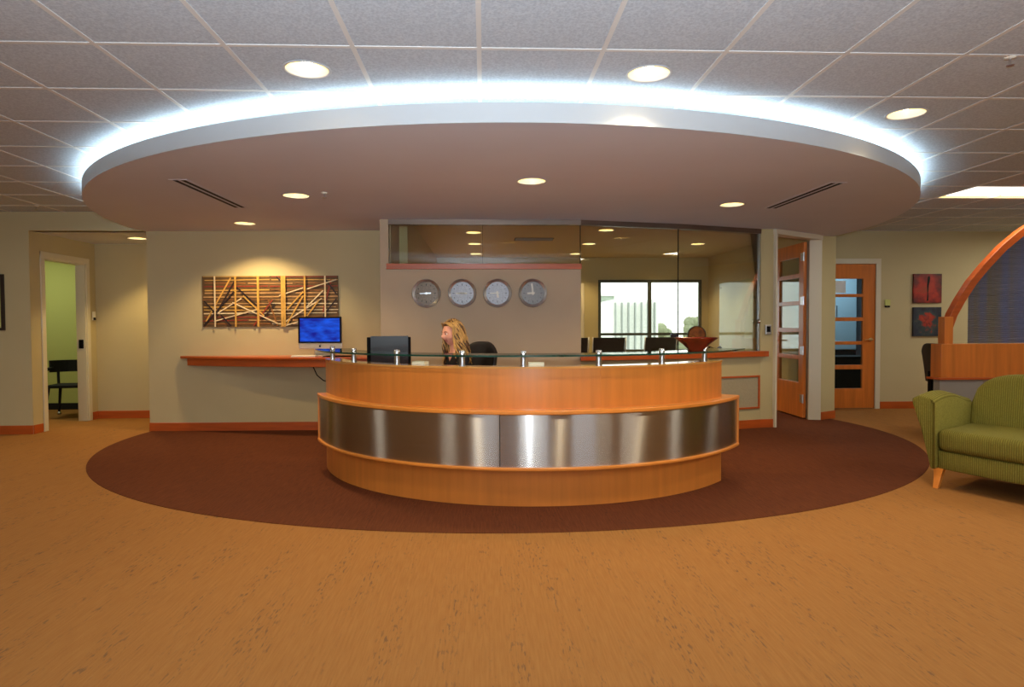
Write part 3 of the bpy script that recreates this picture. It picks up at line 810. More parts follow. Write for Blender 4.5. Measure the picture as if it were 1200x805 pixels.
# notepads on the cap
def pad(loc, rz, label):
    r = thing('notepad', label, 'notepad', loc, rz, 'cream pads on the desk rim')
    MB().box((-.055, -.03, 0), (.055, .03, .022)).build('pages', 'paper', r, bevel=.002)
    MB().box((-.055, -.03, .022), (.055, .03, .025)).build('cover', 'white_plastic', r)
def on_cap(px_ang, r=1.835): return (DC[0]+r*math.cos(R(px_ang)), DC[1]+r*math.sin(R(px_ang)), .98)
pad(on_cap(240.0), R(-28), 'small cream pad on the desk rim between the black monitor and the woman')
pad(on_cap(267.6), R(-3), 'small cream pad on the desk rim right beside the middle glass post')

# black monitor on the worktop, back towards us
mon = thing('computer_monitor', 'black flat monitor seen from the back on the curved desk', 'monitor', (-.87, 6.02, .745), R(196))
MB().box((-.17, .0, .14), (.17, .02, .43)).build('screen', 'bezel_black', mon)
mb = MB().prism([(-.20, .0), (.20, .0), (.20, -.022), (.13, -.05), (-.13, -.05), (-.20, -.022)], .10, .42)
mb.build('back_shell', 'black_plastic', mon, bevel=.006)
MB().box((-.035, -.085, .01), (.035, -.045, .26)).build('stand_neck', 'black_plastic', mon, bevel=.004)
MB().lathe([(.001, 0), (.12, 0), (.12, .008), (.04, .016), (.001, .016)], 24, (0, -.05, 0)).build('stand_foot', 'black_plastic', mon, smooth=False)
MB().box((.04, -.0515, .215), (.10, -.050, .235)).build('badge', 'silver', mon)
kb = thing('keyboard', 'black keyboard on the curved desk in front of the seated woman', 'keyboard', (-.715, 6.25, .745), R(-68))
MB().box((-.21, -.065, 0), (.21, .065, .014)).build('case', 'black_plastic', kb, bevel=.003)
mb = MB()
for i in range(14):
    for j in range(5): mb.box((-.20+i*.0286, -.06+j*.024, .014), (-.20+i*.0286+.025, -.06+j*.024+.020, .02))
mb.build('keys', 'black_leather', kb)['kind'] = 'stuff'

# ------------------------------------------------------------------ left wall counter with computer
ctr = thing('wall_counter', 'tapering cherry wood counter fixed along the left wall', 'counter', (-3.66, 8.02, 0))
# outline in local coordinates: front edge curves from the wall out to the right
def front(t): return (2.5*t, -.02-.60*math.sin(t*PI/2)**.85)
fp = [front(k/24) for k in range(25)]
top = fp + [(2.5, -.02), (0, .03)]
MB().prism([(x-.0, y) for x, y in top], .885, .915).build('top', 'cherry', ctr, bevel=.008)
MB().prism([(x*.96+.08, y*.92+.005) for x, y in fp] + [(2.48, -.02), (.09, .02)], .80, .884).build('apron', 'cherry', ctr, bevel=.003)
im = thing('desktop_computer', 'silver all-in-one computer with a bright blue screen on the wall counter', 'computer', (-1.918, 7.72, .916), R(-8))
MB().box((-.262, -.008, .085), (.262, .022, .46)).build('case', 'silver', im, bevel=.006)
MB().box((-.262, -.012, .152), (.262, -.008, .46)).build('bezel', 'bezel_black', im)
MB().box((-.24, -.0135, .172), (.24, -.0118, .442)).build('screen', 'blue_screen', im)
# small dark fruit mark on the chin, with a bite and a leaf
pts = []
for k in range(36):
    a = 2*PI*k/36; rr = .0125*(1-.12*max(0, math.sin(a))**8)
    x, z = rr*1.05*math.cos(a), rr*math.sin(a)
    if math.hypot(x-.0145, z-.002) < .0062:
        v = Vector((x-.0145, z-.002)).normalized()*.0062; x, z = .0145+v.x, .002+v.y
        x = min(x, .0092)
    pts.append((x, .117+z))
MB().yprism(pts, -.0095, -.0078).yprism([(.0, .131), (.003, .134), (.006, .139), (.002, .137)], -.0095, -.0078).build('emblem', 'bezel_black', im)
MB().xprism([(.02, .10), (.03, .10), (.075, .008), (.065, .004)], -.09, .09).build('stand', 'silver', im)
MB().box((-.10, -.09, 0), (.10, .09, .009)).build('stand_foot', 'silver', im, bevel=.003)
ps = thing('paper_stack', 'small stack of white paper before the blue screen on the wall counter', 'paper', (-2.06, 7.56, .916), R(-6))
for k in range(3): MB().box((-.14+.004*k, -.05, .006*k), (.14-.003*k, .05, .006*k+.0055)).build('sheet', 'paper', ps)
kb2 = thing('slim_keyboard', 'thin dark keyboard beside the paper stack on the wall counter', 'keyboard', (-1.68, 7.52, .916), R(-8))
MB().box((-.15, -.05, 0), (.15, .05, .012)).build('case', 'black_plastic', kb2, bevel=.002)
cable = MB().tube([(-1.98, 7.62, .80), (-1.93, 7.6, .70), (-1.86, 7.6, .64), (-1.76, 7.62, .61), (-1.62, 7.66, .62), (-1.5, 7.75, .70), (-1.48, 7.78, .80)], .006, 6).build('power_cable', 'black_plastic', smooth=True)
tag(cable, 'thin dark cable drooping below the wall counter beside the desk', 'cable')

# ------------------------------------------------------------------ woven wall art
art = thing('wall_art', 'long woven artwork of crossing wood and metal strips on the left wall', 'artwork', (-2.577, 8.0, 0), math.atan2(-.095, 2.94))
M_ART = []
for nm, c, mt, rg in (('strip_gold', (206, 160, 76), .1, .45), ('strip_pale', (226, 206, 168), .1, .4), ('strip_dark', (40, 22, 18), 0, .5), ('strip_red', (140, 50, 24), .0, .5), ('strip_brown', (138, 88, 38), .0, .5), ('strip_tan', (186, 142, 92), .0, .5), ('art_back', (96, 70, 34), .0, .6)):
    mat(nm, lin(*c), rg, mt, var=(14, .2))
ax0, ax1, az0, az1 = -3.395, -1.758, 1.262, 1.876
AO = (2.577, 0, 0)
MB().box((ax0, .0, az0), (ax1, .012, az1)).build('backing', 'art_back', art, AO)
rnd = random.Random(3)
def astrip(a, b, w, y, m, h=.005):
    MB().bar((a[0], y, a[1]), (b[0], y, b[1]), h, w, up=(0, 0, 1) if abs(a[0]-b[0]) > abs(a[1]-b[1]) else (1, 0, 0)).build('strip', m, art, AO)
z = az1-.008; k = 0
while z > az0+.01:
    xa = ax0+rnd.uniform(0, .05); segs = rnd.choice((1, 2, 2, 3))
    for sgi in range(segs):
        xb = ax0 + (ax1-ax0)*(sgi+1)/segs - rnd.uniform(0, .03)
        astrip((xa, z+rnd.uniform(-.004, .004)), (xb, z+rnd.uniform(-.006, .006)), rnd.uniform(.007, .014), -.003-.001*(sgi % 2), rnd.choice(('strip_gold', 'strip_pale', 'strip_tan', 'strip_brown', 'strip_red', 'strip_pale', 'strip_tan')))
        xa = xb + rnd.uniform(.005, .03)
    z -= rnd.uniform(.034, .048); k += 1
DG = [((-3.046, 1.855), (-3.349, 1.331)), ((-2.982, 1.847), (-3.22, 1.428)), ((-3.368, 1.574), (-3.205, 1.396)), ((-2.976, 1.742), (-2.709, 1.491)), ((-3.027, 1.557), (-2.488, 1.303)), ((-3.212, 1.428), (-2.923, 1.605)), ((-3.253, 1.331), (-2.725, 1.475)), ((-2.596, 1.588), (-2.489, 1.275)), ((-2.467, 1.636), (-2.177, 1.732)), ((-2.129, 1.716), (-1.774, 1.829)), ((-2.373, 1.473), (-2.178, 1.684)), ((-2.392, 1.327), (-1.954, 1.602)), ((-2.376, 1.295), (-2.179, 1.635)), ((-2.392, 1.278), (-2.167, 1.342)), ((-1.903, 1.829), (-1.775, 1.65)), ((-1.775, 1.601), (-1.941, 1.39)), ((-2.134, 1.391), (-1.986, 1.586)), ((-2.679, 1.345), (-2.517, 1.539)), ((-3.172, 1.412), (-3.048, 1.273)), ((-2.898, 1.637), (-2.647, 1.393)), ((-2.496, 1.863), (-2.433, 1.798)), ((-2.165, 1.473), (-1.937, 1.699)), ((-1.838, 1.829), (-1.94, 1.439)), ((-2.777, 1.275), (-2.548, 1.587)), ((-3.375, 1.28), (-3.009, 1.686))]
dm = ['strip_gold', 'strip_dark', 'strip_dark', 'strip_dark', 'strip_pale', 'strip_pale', 'strip_pale', 'strip_brown', 'strip_pale', 'strip_pale', 'strip_gold', 'strip_pale', 'strip_gold', 'strip_pale', 'strip_dark', 'strip_dark', 'strip_gold', 'strip_dark', 'strip_dark', 'strip_gold', 'strip_dark', 'strip_pale', 'strip_red', 'strip_red', 'strip_dark']
for i, ((a, b), m_) in enumerate(zip(DG, dm)):
    astrip(a, b, .016 if m_ != 'strip_pale' else .013, -.012-.0012*(i % 5), m_)
for x, w in ((-3.235, .017), (-2.988, .020), (-2.716, .026), (-2.428, .028), (-2.399, .026), (-2.155, .020), (-1.911, .017)):
    MB().box((x-w/2, -.026, az0+.002), (x+w/2, -.0225, az1-.002)).build('strip', 'strip_gold' if w > .018 else 'strip_pale', art, AO)

# ------------------------------------------------------------------ clocks
def clock_face_mat(name, c, rough):
    mat(name, c, rough, .25, var=(60, .22))
clock_face_mat('clock_face', lin(158, 160, 166), .45); clock_face_mat('clock_face_dim', lin(100, 82, 64), .35); clock_face_mat('clock_face_grey', lin(112, 108, 106), .4)
def clock(x, label, face, hands, hm):
    r = thing('wall_clock', label, 'clock', (x, 7.14-.005, 1.618), 0, 'wall clocks on the taupe wall')
    Ry = Matrix.Rotation(R(90), 3, 'X')
    def lat(prof, name, m, n=40):
        q = MB().lathe(prof, n); q.v = [tuple(Ry @ Vector(v)) for v in q.v]
        return q.build(name, m, r, auto=30)
    # lathe axis turned to -y: z -> -y
    lat([(.155, .0), (.155, .03), (.150, .036), (.125, .026), (.124, .018)], 'rim', 'satin_metal')
    lat([(.126, .018), (.001, .0185)], 'dial', face)
    q = MB()
    for k in range(12):
        a = 2*PI*k/12; ln = .022 if k % 3 == 0 else .012
        q.bar((.104*math.sin(a), -.0195, .104*math.cos(a)), ((.104-ln)*math.sin(a), -.0195, (.104-ln)*math.cos(a)), .006, .0015, up=(0, 1, 0))
    q.build('hour_marks', 'black_plastic', r)['kind'] = 'stuff'
    for nm, ang, ln, w in hands:
        a = R(ang)
        MB().bar((-.02*math.sin(a), -.022, -.02*math.cos(a)), (ln*math.sin(a), -.022, ln*math.cos(a)), w, .002, up=(0, 1, 0)).build(nm, hm, r)
    lat([(.012, .0205), (.012, .026), (.001, .027)], 'hub', hm, 16)
    return r
clock(-.623, 'round metal wall clock with a dim brown face, nearest the left wall', 'clock_face_dim', [('hour_hand', 88, .05, .014), ('minute_hand', 268, .07, .009)], 'satin_metal')
clock(-.235, 'round silver wall clock with both hands lying level', 'clock_face', [('hour_hand', 92, .055, .018), ('minute_hand', 268, .07, .016)], 'white_plastic')
clock(.149, 'round bright silver wall clock with a short downward hand', 'clock_face', [('hour_hand', 172, .05, .022), ('minute_hand', 270, .085, .010)], 'white_plastic')
clock(.536, 'round grey wall clock with one long hand pointing up', 'clock_face_grey', [('hour_hand', 268, .06, .018), ('minute_hand', 354, .105, .018)], 'white_plastic')

# ------------------------------------------------------------------ small wall items
cr = thing('card_reader', 'small grey card reader on the pillar beside the glass', 'card reader', (3.455, 7.804, 1.20), R(3))
MB().box((-.035, -.03, -.06), (.035, 0, .06)).build('housing', 'satin_metal', cr, bevel=.006)
MB().box((-.024, -.032, -.03), (.024, -.03, .04)).build('face', 'black_plastic', cr)
th = thing('wall_controller', 'small green grey control plate on the right wall beside the closed door', 'wall control', (5.974, FW, 1.565))
MB().box((-.038, -.022, -.03), (.038, 0, .055)).build('plate', 'wall_green', th, bevel=.004)
for x in (-.022, .022): MB().box((x-.014, -.018, -.06), (x+.014, 0, -.036)).build('button', 'dark_gap', th)
sw = thing('light_switch', 'small cream switch plate on the recess wall past the doorway', 'light switch', (-5.352, 9.18, 1.42), R(90))
MB().box((-.035, -.01, -.06), (.035, 0, .06)).build('plate', 'white_plastic', sw, bevel=.003)
MB().box((-.02, -.022, -.055), (.02, -.01, -.02)).build('button', 'dark_gap', sw)
for nm, z0, z1, m_, lb in (('canvas_painting', 1.568, 1.999, 'painting_red', 'square red abstract canvas, the upper of two on the right wall'), ('canvas_painting', 1.075, 1.506, 'painting_blue', 'square dark blue abstract canvas with red centre, below the red one')):
    r = thing(nm, lb, 'painting', (6.572, FW, (z0+z1)/2), 0, 'square canvases on the right wall')
    MB().box((-.215, -.03, -.215), (.215, 0, .215)).build('canvas', m_, r, bevel=.003)
    q = MB()
    if m_ == 'painting_red':
        q.yprism([(-.016, -.19), (.012, -.18), (.006, -.06), (.014, .04), (.034, .15), (.022, .19), (-.004, .16), (-.014, .05), (-.006, -.08)], -.0312, -.030)
        q.build('painted_stem', 'dark_gap', r)
    else:
        for a in range(0, 360, 60):
            c_, s_ = math.cos(R(a+15)), math.sin(R(a+15))
            q.yprism([(c_*.02-s_*.018, s_*.02+c_*.018), (c_*.02+s_*.018, s_*.02-c_*.018), (c_*.10, s_*.10)], -.0312, -.030)
        mat('paint_rust', lin(140, 48, 34), .6, var=(20, .5)); q.build('painted_blossom', 'paint_rust', r)
pf = thing('picture_frame', 'dark framed picture on the far left wall at the photo edge', 'picture', (-5.98, 7.95, 1.565))
for a, b in (((-.33, -.03, .30), (.33, 0, .33)), ((-.33, -.03, -.33), (.33, 0, -.30)), ((-.33, -.03, -.30), (-.30, 0, .30)), ((.30, -.03, -.30), (.33, 0, .30))):
    MB().box(a, b).build('frame_rail', 'dark_wood', pf)
MB().box((-.30, -.015, -.30), (.30, 0, .30)).build('print', 'wall_green', pf)

# ------------------------------------------------------------------ bowl and ornaments
bowl = MB().lathe([(.001, 0), (.055, 0), (.062, .012), (.11, .055), (.17, .10), (.166, .102), (.10, .058), (.05, .016), (.001, .014)], 36).build('bowl', 'red_bowl', loc=(1.655, 5.02, 1.064), auto=50)
tag(bowl, 'wide red flared bowl standing on the right end of the glass desk top', 'bowl')
ds = thing('disc_sculpture', 'brown swirled disc sculpture with a gold centre behind the red bowl', 'sculpture', (2.475, 7.485, .94), R(-14))
q = MB().lathe([(.001, -.014), (.09, -.014), (.102, 0), (.09, .014), (.001, .014)], 36); q.v = [(v[0], v[2], v[1]+.205) for v in q.v]
q.build('disc', 'bronze_disc', ds, auto=40)
q = MB().lathe([(.098, -.016), (.106, -.010), (.106, .010), (.098, .016)], 36); q.v = [(v[0], v[2], v[1]+.205) for v in q.v]
q.build('disc_rim', 'dark_wood', ds, auto=40)
MB().sphere((-.045, -.035, .165), .034, 14, 10).build('gold_boss', 'gold', ds, smooth=True)  # golden highlight on the disc, modelled as a small ball
MB().box((-.06, -.035, 0), (.06, .035, .02)).tube([(0, 0, .02), (0, 0, .105)], .012, 8).build('stand', 'dark_wood', ds)
orn = MB().lathe([(.001, 0), (.022, 0), (.034, .025), (.03, .05), (.012, .062), (.001, .062)], 18).build('ornament', 'blue_glaze', loc=(2.79, 7.60, .94), smooth=True)
tag(orn, 'small dark blue ornament on the wooden sill right of the red bowl', 'ornament')
wl = MB().tube([(-.07, 0, .004), (-.05, 0, .05), (0, 0, .066), (.05, 0, .05), (.07, 0, .004)], .005, 6).tube([(0, -.05, .004), (0, -.02, .05), (0, 0, .068), (0, .02, .05), (0, .05, .004)], .005, 6).build('wire_stand', 'black_plastic', loc=(2.645, 7.55, .94))
tag(wl, 'little dark wire stand on the wooden sill behind the red bowl', 'stand')

# ------------------------------------------------------------------ meeting room furniture
tb = thing('conference_table', 'dark conference table standing behind the glass wall', 'table', (2.2, 11.62, 0))
MB().prism([(1.6*math.cos(2*PI*k/40), .48*math.sin(2*PI*k/40)) for k in range(40)], .715, .745).build('top', 'dark_wood', tb, bevel=.006)
for x in (-.8, .8):
    MB().box((x-.06, -.2, .04), (x+.06, .2, .715)).box((x-.09, -.3, 0), (x+.09, .3, .04)).build('leg', 'dark_wood', tb)
def sled_chair(x, y, rz, label):
    r = thing('conference_chair', label, 'chair', (x, y, 0), rz, 'black chairs of the meeting room')
    MB().xprism([(.20, .44), (.20, .48), (-.22, .47), (-.22, .43)], -.24, .24).build('seat', 'black_leather', r, bevel=.012)
    MB().xprism([(-.22, .80), (-.195, .80), (-.275, 1.06), (-.30, 1.06)], -.255, .255).build('backrest', 'black_leather', r, bevel=.008)
    for s in (-1, 1):
        MB().tube([(s*.265, -.315, 1.065), (s*.265, -.24, .79), (s*.265, -.20, .46), (s*.265, .20, .46), (s*.265, .24, .02), (s*.265, -.22, .012)], .011, 8).build('frame_tube', 'satin_metal', r, smooth=True)
    MB().tube([(-.265, -.235, .79), (.265, -.235, .79)], .011, 8).tube([(-.265, -.22, .012), (.265, -.22, .012)], .011, 8).build('cross_tube', 'satin_metal', r, smooth=True)
sled_chair(1.41, 10.72, R(2), 'black chair back behind the glass, half hidden by the taupe wall')
sled_chair(2.05, 10.75, R(-5), 'black chair back with silver frame behind the glass, middle one of three')
sled_chair(2.85, 10.75, R(4), 'black chair back behind the glass, the one beside the red bowl')
bx = thing('desk_phone', 'small dark blue box standing on the conference table behind the bowl', 'phone', (3.47, 11.1, .745), R(10))
bx.location = (3.40, 11.5, .745)
MB().box((-.075, -.02, .16), (.075, .02, .36)).build('screen', 'blue_glaze', bx, bevel=.006)
MB().box((-.02, .0, .01), (.02, .03, .17)).box((-.08, -.05, 0), (.08, .07, .012)).build('stand', 'black_plastic', bx)
gb = thing('glass_board', 'pale glass writing board with standoffs on the meeting room side wall', 'whiteboard', (RX1-.002, 11.25, 0))
mat('board_glass', lin(168, 180, 150), .08, spec=.3, var=(2, .05))
MB().box((-.035, -.93, .80), (-.022, .93, 2.03)).build('pane', 'board_glass', gb)
for y_ in (-.86, .86):
    for z_ in (.88, 1.95): MB().tube([(-.0, y_, z_), (-.045, y_, z_)], .014, 10).build('standoff', 'satin_metal', gb)
vent = thing('ceiling_grille', 'grey air grille in the meeting room ceiling', 'vent', (.78, 10.1, 2.60))
MB().box((-.30, -.15, -.008), (.30, .15, -.002)).build('backing', 'dark_gap', vent)
for k in range(9): MB().box((-.29, -.14+k*.033, -.012), (.29, -.14+k*.033+.014, -.007)).build('slat', 'panel_grey', vent)
pp = thing('wall_panel_door', 'white door frame on the meeting room left wall seen through the transom', 'door frame', (RX0+.0, 11.2, 0), R(90))
for a, b in (((-.5, -.02, 0), (-.43, 0, 2.2)), ((.43, -.02, 0), (.5, 0, 2.2)), ((-.43, -.02, 2.13), (.43, 0, 2.2))): MB().box(a, b).build('casing', 'white_trim', pp)
MB().box((-.43, -.012, .01), (.43, 0, 2.13)).build('leaf', 'door_maple', pp)

# ------------------------------------------------------------------ outdoors beyond the meeting room window
gd = struct(MB().box((-60, 20, -12.2), (140, 220, -12)).build('ground_outside', 'outdoor_ground'))
b1 = thing('office_building', 'white building with vertical fins seen through the meeting room window', 'building', (8.95, 45, -12))
MB().box((0, 0, 0), (3.2, 12, 15.0)).build('wall', 'concrete_white', b1)
for k in range(7): MB().box((.12+k*.46, -.3, .3), (.20+k*.46, 0, 14.8)).build('fin', 'fin_grey', b1)
b2 = thing('glass_building', 'pale grey building showing left of the finned white one', 'building', (10.6, 62, -12))
MB().box((0, 0, 0), (1.9, 10, 16.0)).build('wall', 'concrete_grey', b2)
MB().box((-.1, -.2, 16.0), (2.0, 10.2, 16.3)).build('roof', 'concrete_white', b2)
for k in range(3): MB().box((.15+k*.58, -.08, 2), (.6+k*.58, 0, 15.6)).build('window_bay', 'fin_grey', b2)
rndt = random.Random(5)
for k, (X, Yd, hz, lb) in enumerate(((17.2, 62, 13.6, 'hazy green tree outside, just right of the finned white building'), (19.6, 62, 13.2, 'hazy green tree outside, in the middle of the row by the finned building'),
        (21.9, 62, 13.9, 'hazy green tree outside, against the right frame of the meeting room window'), (21.4, 78, 14.0, 'taller hazy tree standing far behind the gap of the outside row'), (25.0, 78, 14.4, 'tallest hazy tree outside, far back at the right frame'))):
    t = thing('tree', lb, 'tree', (X, Yd, -12), 0, 'distant trees')
    q = MB()
    for j in range(14): q.sphere((rndt.uniform(-1, 1)*(.55 if Yd < 70 else 1.1), rndt.uniform(-.5, .5), hz*rndt.uniform(.66, .94)), rndt.uniform(.45, .75)*(1 if Yd < 70 else 1.2), 10, 7)
    q.build('crown', 'tree_green', t); MB().tube([(0, 0, 0), (0, 0, hz*.7)], [.3, .18], 8).build('trunk', 'dark_wood', t)

# ------------------------------------------------------------------ office chairs
def office_chair(loc, rz, label, seat_h=.48, back_top=1.09, back_w=.44, arms=True):
    r = thing('office_chair', label, 'chair', loc, rz)
    # faces local +y
    q = MB(); n = 24
    def sup(k, a, b): t = 2*PI*k/n; c, s = math.cos(t), math.sin(t); return (a*math.copysign(abs(c)**.6, c), b*math.copysign(abs(s)**.6, s))
    rings = [(.92, seat_h-.07), (1, seat_h-.04), (1, seat_h-.015), (.94, seat_h)]
    vs = [(sup(k, .24*f, .23*f)[0], sup(k, .24*f, .23*f)[1], z) for f, z in rings for k in range(n)]
    fs = [(i*n+k, i*n+(k+1) % n, (i+1)*n+(k+1) % n, (i+1)*n+k) for i in range(3) for k in range(n)] + [tuple(reversed(range(n))), tuple(range(3*n, 4*n))]
    q.add(vs, fs).build('seat', 'black_leather', r, smooth=True)
    # curved back with a rounded top
    q = MB(); nx, nz = 12, 12; z0 = seat_h+.12
    for side in (0, 1):
        for j in range(nz+1):
            for i in range(nx+1):
                u = -1+2*i/nx; v = j/nz
                wv = back_w/2*(1-.05*(1-v))
                zt = z0 + (back_top-z0)*v*(1-.22*abs(u)**3.2*v)
                y = -.25 - .05*v + .05*u*u + (.0 if side else -.05)
                q.v.append((u*wv, y, zt))
    N = (nx+1)*(nz+1)
    for j in range(nz):
        for i in range(nx):
            a = j*(nx+1)+i; q.f.append((a, a+1, a+nx+2, a+nx+1)); q.f.append((N+a, N+a+nx+1, N+a+nx+2, N+a+1))
    edge = [i for i in range(nx+1)] + [(j+1)*(nx+1)+nx for j in range(nz)] + [nz*(nx+1)+nx-1-i for i in range(nx)] + [(nz-1-j)*(nx+1) for j in range(nz-1)]
    for a, b in zip(edge, edge[1:]+edge[:1]): q.f.append((a, N+a, N+b, b))
    q.mi = [0]*len(q.f); q.build('backrest', 'black_leather', r, smooth=True, bevel=.008)
    MB().box((-.03, -.34, seat_h-.06), (.03, -.305, seat_h+.25)).box((-.03, -.34, seat_h-.07), (.03, 0, seat_h-.06)).build('back_bracket', 'black_plastic', r)
    for s in (-1, 1) if arms else ():
        MB().tube([(s*.25, -.12, seat_h-.06), (s*.29, -.12, seat_h+.20), (s*.29, .12, seat_h+.20)], .016, 8).build('armrest', 'black_plastic', r, smooth=True)
    MB().tube([(0, 0, .10), (0, 0, seat_h-.06)], [.03, .022], 12).build('gas_column', 'black_plastic', r)
    for k in range(5):
        a = 2*PI*k/5+.3; x, y = .29*math.cos(a), .29*math.sin(a)
        lg = MB().bar((0, 0, .10), (x, y, .075), .045, .03).build('base_leg', 'black_plastic', r)
        w = MB().lathe([(.001, -.018), (.026, -.018), (.028, 0), (.026, .018), (.001, .018)], 12)
        w.v = [(x+v[2]*math.cos(a+1.57), y+v[2]*math.sin(a+1.57)+0, .028+v[1]) if False else (x+v[0]*math.cos(a)-v[2]*math.sin(a), y+v[0]*math.sin(a)+v[2]*math.cos(a), .028+v[1]) for v in w.v]
        w.build('caster', 'black_plastic', lg)
    return r
office_chair((-.21, 6.38, .004), R(143), 'black office chair at the reception desk behind the seated woman', .46, 1.10, .42, False)
office_chair((5.42, 7.20, 0), R(-92), 'black office chair peeking out behind the wooden partition', .47, 1.04, .44)

# wooden armchair in the left office
lc = thing('wooden_armchair', 'black wooden armchair on casters seen through the left doorway', 'chair', (-5.88, 9.5, 0), R(190))
MB().prism([(-.25, -.23), (.25, -.23), (.23, .22), (-.23, .22)], .42, .46).build('seat', 'dark_gap', lc, bevel=.01)
q = MB()
for k in range(12):
    a0, a1 = R(200+140*k/12), R(200+140*(k+1)/12)
    q.bar((.31*math.cos(a0), .27*math.sin(a0), .71), (.31*math.cos(a1), .27*math.sin(a1), .71), .035, .17)
q.build('backrest', 'dark_gap', lc)
for s in (-1, 1):
    MB().bar((s*.27, -.10, .69), (s*.27, .18, .66), .05, .03).build('armrest', 'dark_gap', lc)
    MB().tube([(s*.27, .16, .65), (s*.24, .18, .44)], .018, 8).build('arm_post', 'dark_gap', lc)
    MB().tube([(s*.23, -.20, .42), (s*.25, -.24, .70)], .018, 8).build('back_post', 'dark_gap', lc)
for sx in (-1, 1):
    for sy in (-1, 1):
        g = MB().tube([(sx*.20, sy*.18, .42), (sx*.24, sy*.22, .05)], [.022, .016], 8).build('leg', 'dark_gap', lc)
        MB().sphere((sx*.24, sy*.22, .025), .025, 10, 7).build('caster', 'satin_metal' if sx > 0 else 'black_plastic', g, smooth=True)

# ------------------------------------------------------------------ green sofa
so = thing('sofa', 'green ribbed sofa with flared arm and tapered maple leg at the right', 'sofa', (3.475, 4.86, 0), R(-57))
SL = 1.75
def rounded(mb_, name, par=so, bev=.03, seg=4, mname='green_fabric'):
    o = mb_.build(name, mname, par, smooth=True)
    b = o.modifiers.new('bevel', 'BEVEL'); b.width = bev; b.segments = seg; b.limit_method = 'ANGLE'; b.angle_limit = R(35)
    return o
def bulge(t): return -.13*math.sin(PI*t)
def front_poly(back, over=0.0, n=20):
    return [(.02+(SL-.04)*k/n, bulge(k/n)-over) for k in range(n+1)] + [(SL-.02, back), (.02, back)]
rounded(MB().prism(front_poly(.62), .15, .29), 'apron', bev=.012, seg=2)
rounded(MB().prism(front_poly(.60, .02), .292, .455), 'seat_cushion', bev=.045)
def arm(x_in, sgn):
    n = 12; mb_ = MB(); prev = None; prof_n = None
    for j in range(n+1):
        t = j/n; y = -.045 + .70*t
        top = .685 + .045*math.sin(PI*min(1, t*1.15)) - .04*t
        fl = .17*(1-.15*t)
        pr = [(x_in, .15), (x_in, top-.03), (x_in-sgn*.02, top), (x_in-sgn*fl*.7, top+.02), (x_in-sgn*fl, top-.005), (x_in-sgn*fl*1.0, top-.04), (x_in-sgn*(fl*.62), .45), (x_in-sgn*.06, .26), (x_in-sgn*.035, .15)]
        mb_.v += [(x, y, z) for x, z in pr]; m_ = len(pr)
        if j:
            for i in range(m_): mb_.f.append(((j-1)*m_+i, (j-1)*m_+(i+1) % m_, j*m_+(i+1) % m_, j*m_+i))
    mb_.f += [tuple(range(m_)), tuple(range(n*m_, (n+1)*m_))]; mb_.mi = [0]*len(mb_.f)
    o = rounded(mb_, 'armrest', bev=.012, seg=2)
    MB().tube([(x_in-sgn*.004, -.05, .16), (x_in-sgn*.004, -.05, .655), (x_in-sgn*.03, -.05, .688)], .007, 6).build('piping', 'green_fabric', o, smooth=True)
arm(.02, 1); arm(SL-.02, -1)
# back: rounded upper corners, leaning
q = MB(); nx = 40
bk = []
for k in range(nx+1):
    t = k/nx; x = .01+(SL-.02)*t; e = min(t, 1-t)*SL
    h = .60 + .24*(1-max(0, 1-e/.30)**2.4)**.5 + .03*math.sin(PI*t)
    bk.append((x, h))
poly = [(.01, .15)] + bk + [(SL-.01, .15)]
n_ = len(poly)
vs = [(x, .56+.10*(z-.15), z) for x, z in poly] + [(x, .76+.12*(z-.15), z) for x, z in poly]
q.add(vs, [tuple(range(n_)), tuple(reversed(range(n_, 2*n_)))] + [(i, n_+i, n_+(i+1) % n_, (i+1) % n_) for i in range(n_)])
rounded(q, 'backrest', bev=.05)
for x, y, dx, dy in ((.03, .0, -.012, -.035), (SL-.03, .0, .012, -.035), (.05, .70, -.01, .05), (SL-.05, .70, .01, .05)):
    pts = [(x, y+.02, .155), (x+dx*.35, y+.02+dy*.3, .10), (x+dx, y+.02+dy, 0)]
    vs = []
    for (px_, py_, pz_), w in zip(pts, (.034, .026, .018)):
        vs += [(px_-w, py_-w, pz_), (px_+w, py_-w, pz_), (px_+w, py_+w, pz_), (px_-w, py_+w, pz_)]
    fs = [(0, 1, 2, 3), (8, 11, 10, 9)] + [(i*4+k, i*4+4+k, i*4+4+(k+1) % 4, i*4+(k+1) % 4) for i in range(2) for k in range(4)]
    MB().add(vs, fs).build('leg', 'maple_edge', so, bevel=.004)

# ------------------------------------------------------------------ partition with arched beam
pt = thing('arched_partition', 'low partition with maple band, arched wooden beam and ribbed blue screen', 'partition', (0, 6.6, 0))
MB().box((4.785, .03, 0), (8.2, .13, .69)).build('lower_panel', 'panel_grey', pt)
MB().box((4.772, 0, .695), (8.2, .16, 1.05)).build('band_panel', 'door_maple', pt, bevel=.004)
MB().box((4.74, -.02, .675), (8.2, .18, .697)).build('band_lip', 'cherry', pt, bevel=.003)
MB().box((4.82, .02, 1.05), (4.915, .12, 1.335)).build('post', 'door_maple', pt, bevel=.004)
BP = [(4.862, 1.17), (4.93, 1.36), (5.01, 1.505), (5.13, 1.69), (5.28, 1.868), (5.46, 2.055), (5.65, 2.21), (5.90, 2.37), (6.2, 2.50), (6.5, 2.57)]
q = MB(); vs = []
for i, (x, z) in enumerate(BP):
    a = BP[max(i-1, 0)]; b = BP[min(i+1, len(BP)-1)]; d = Vector((b[0]-a[0], b[1]-a[1])).normalized(); nn = Vector((-d.y, d.x))*.037
    for yy in (.025, .115):
        vs += [(x+nn.x, yy, z+nn.y), (x-nn.x, yy, z-nn.y)]
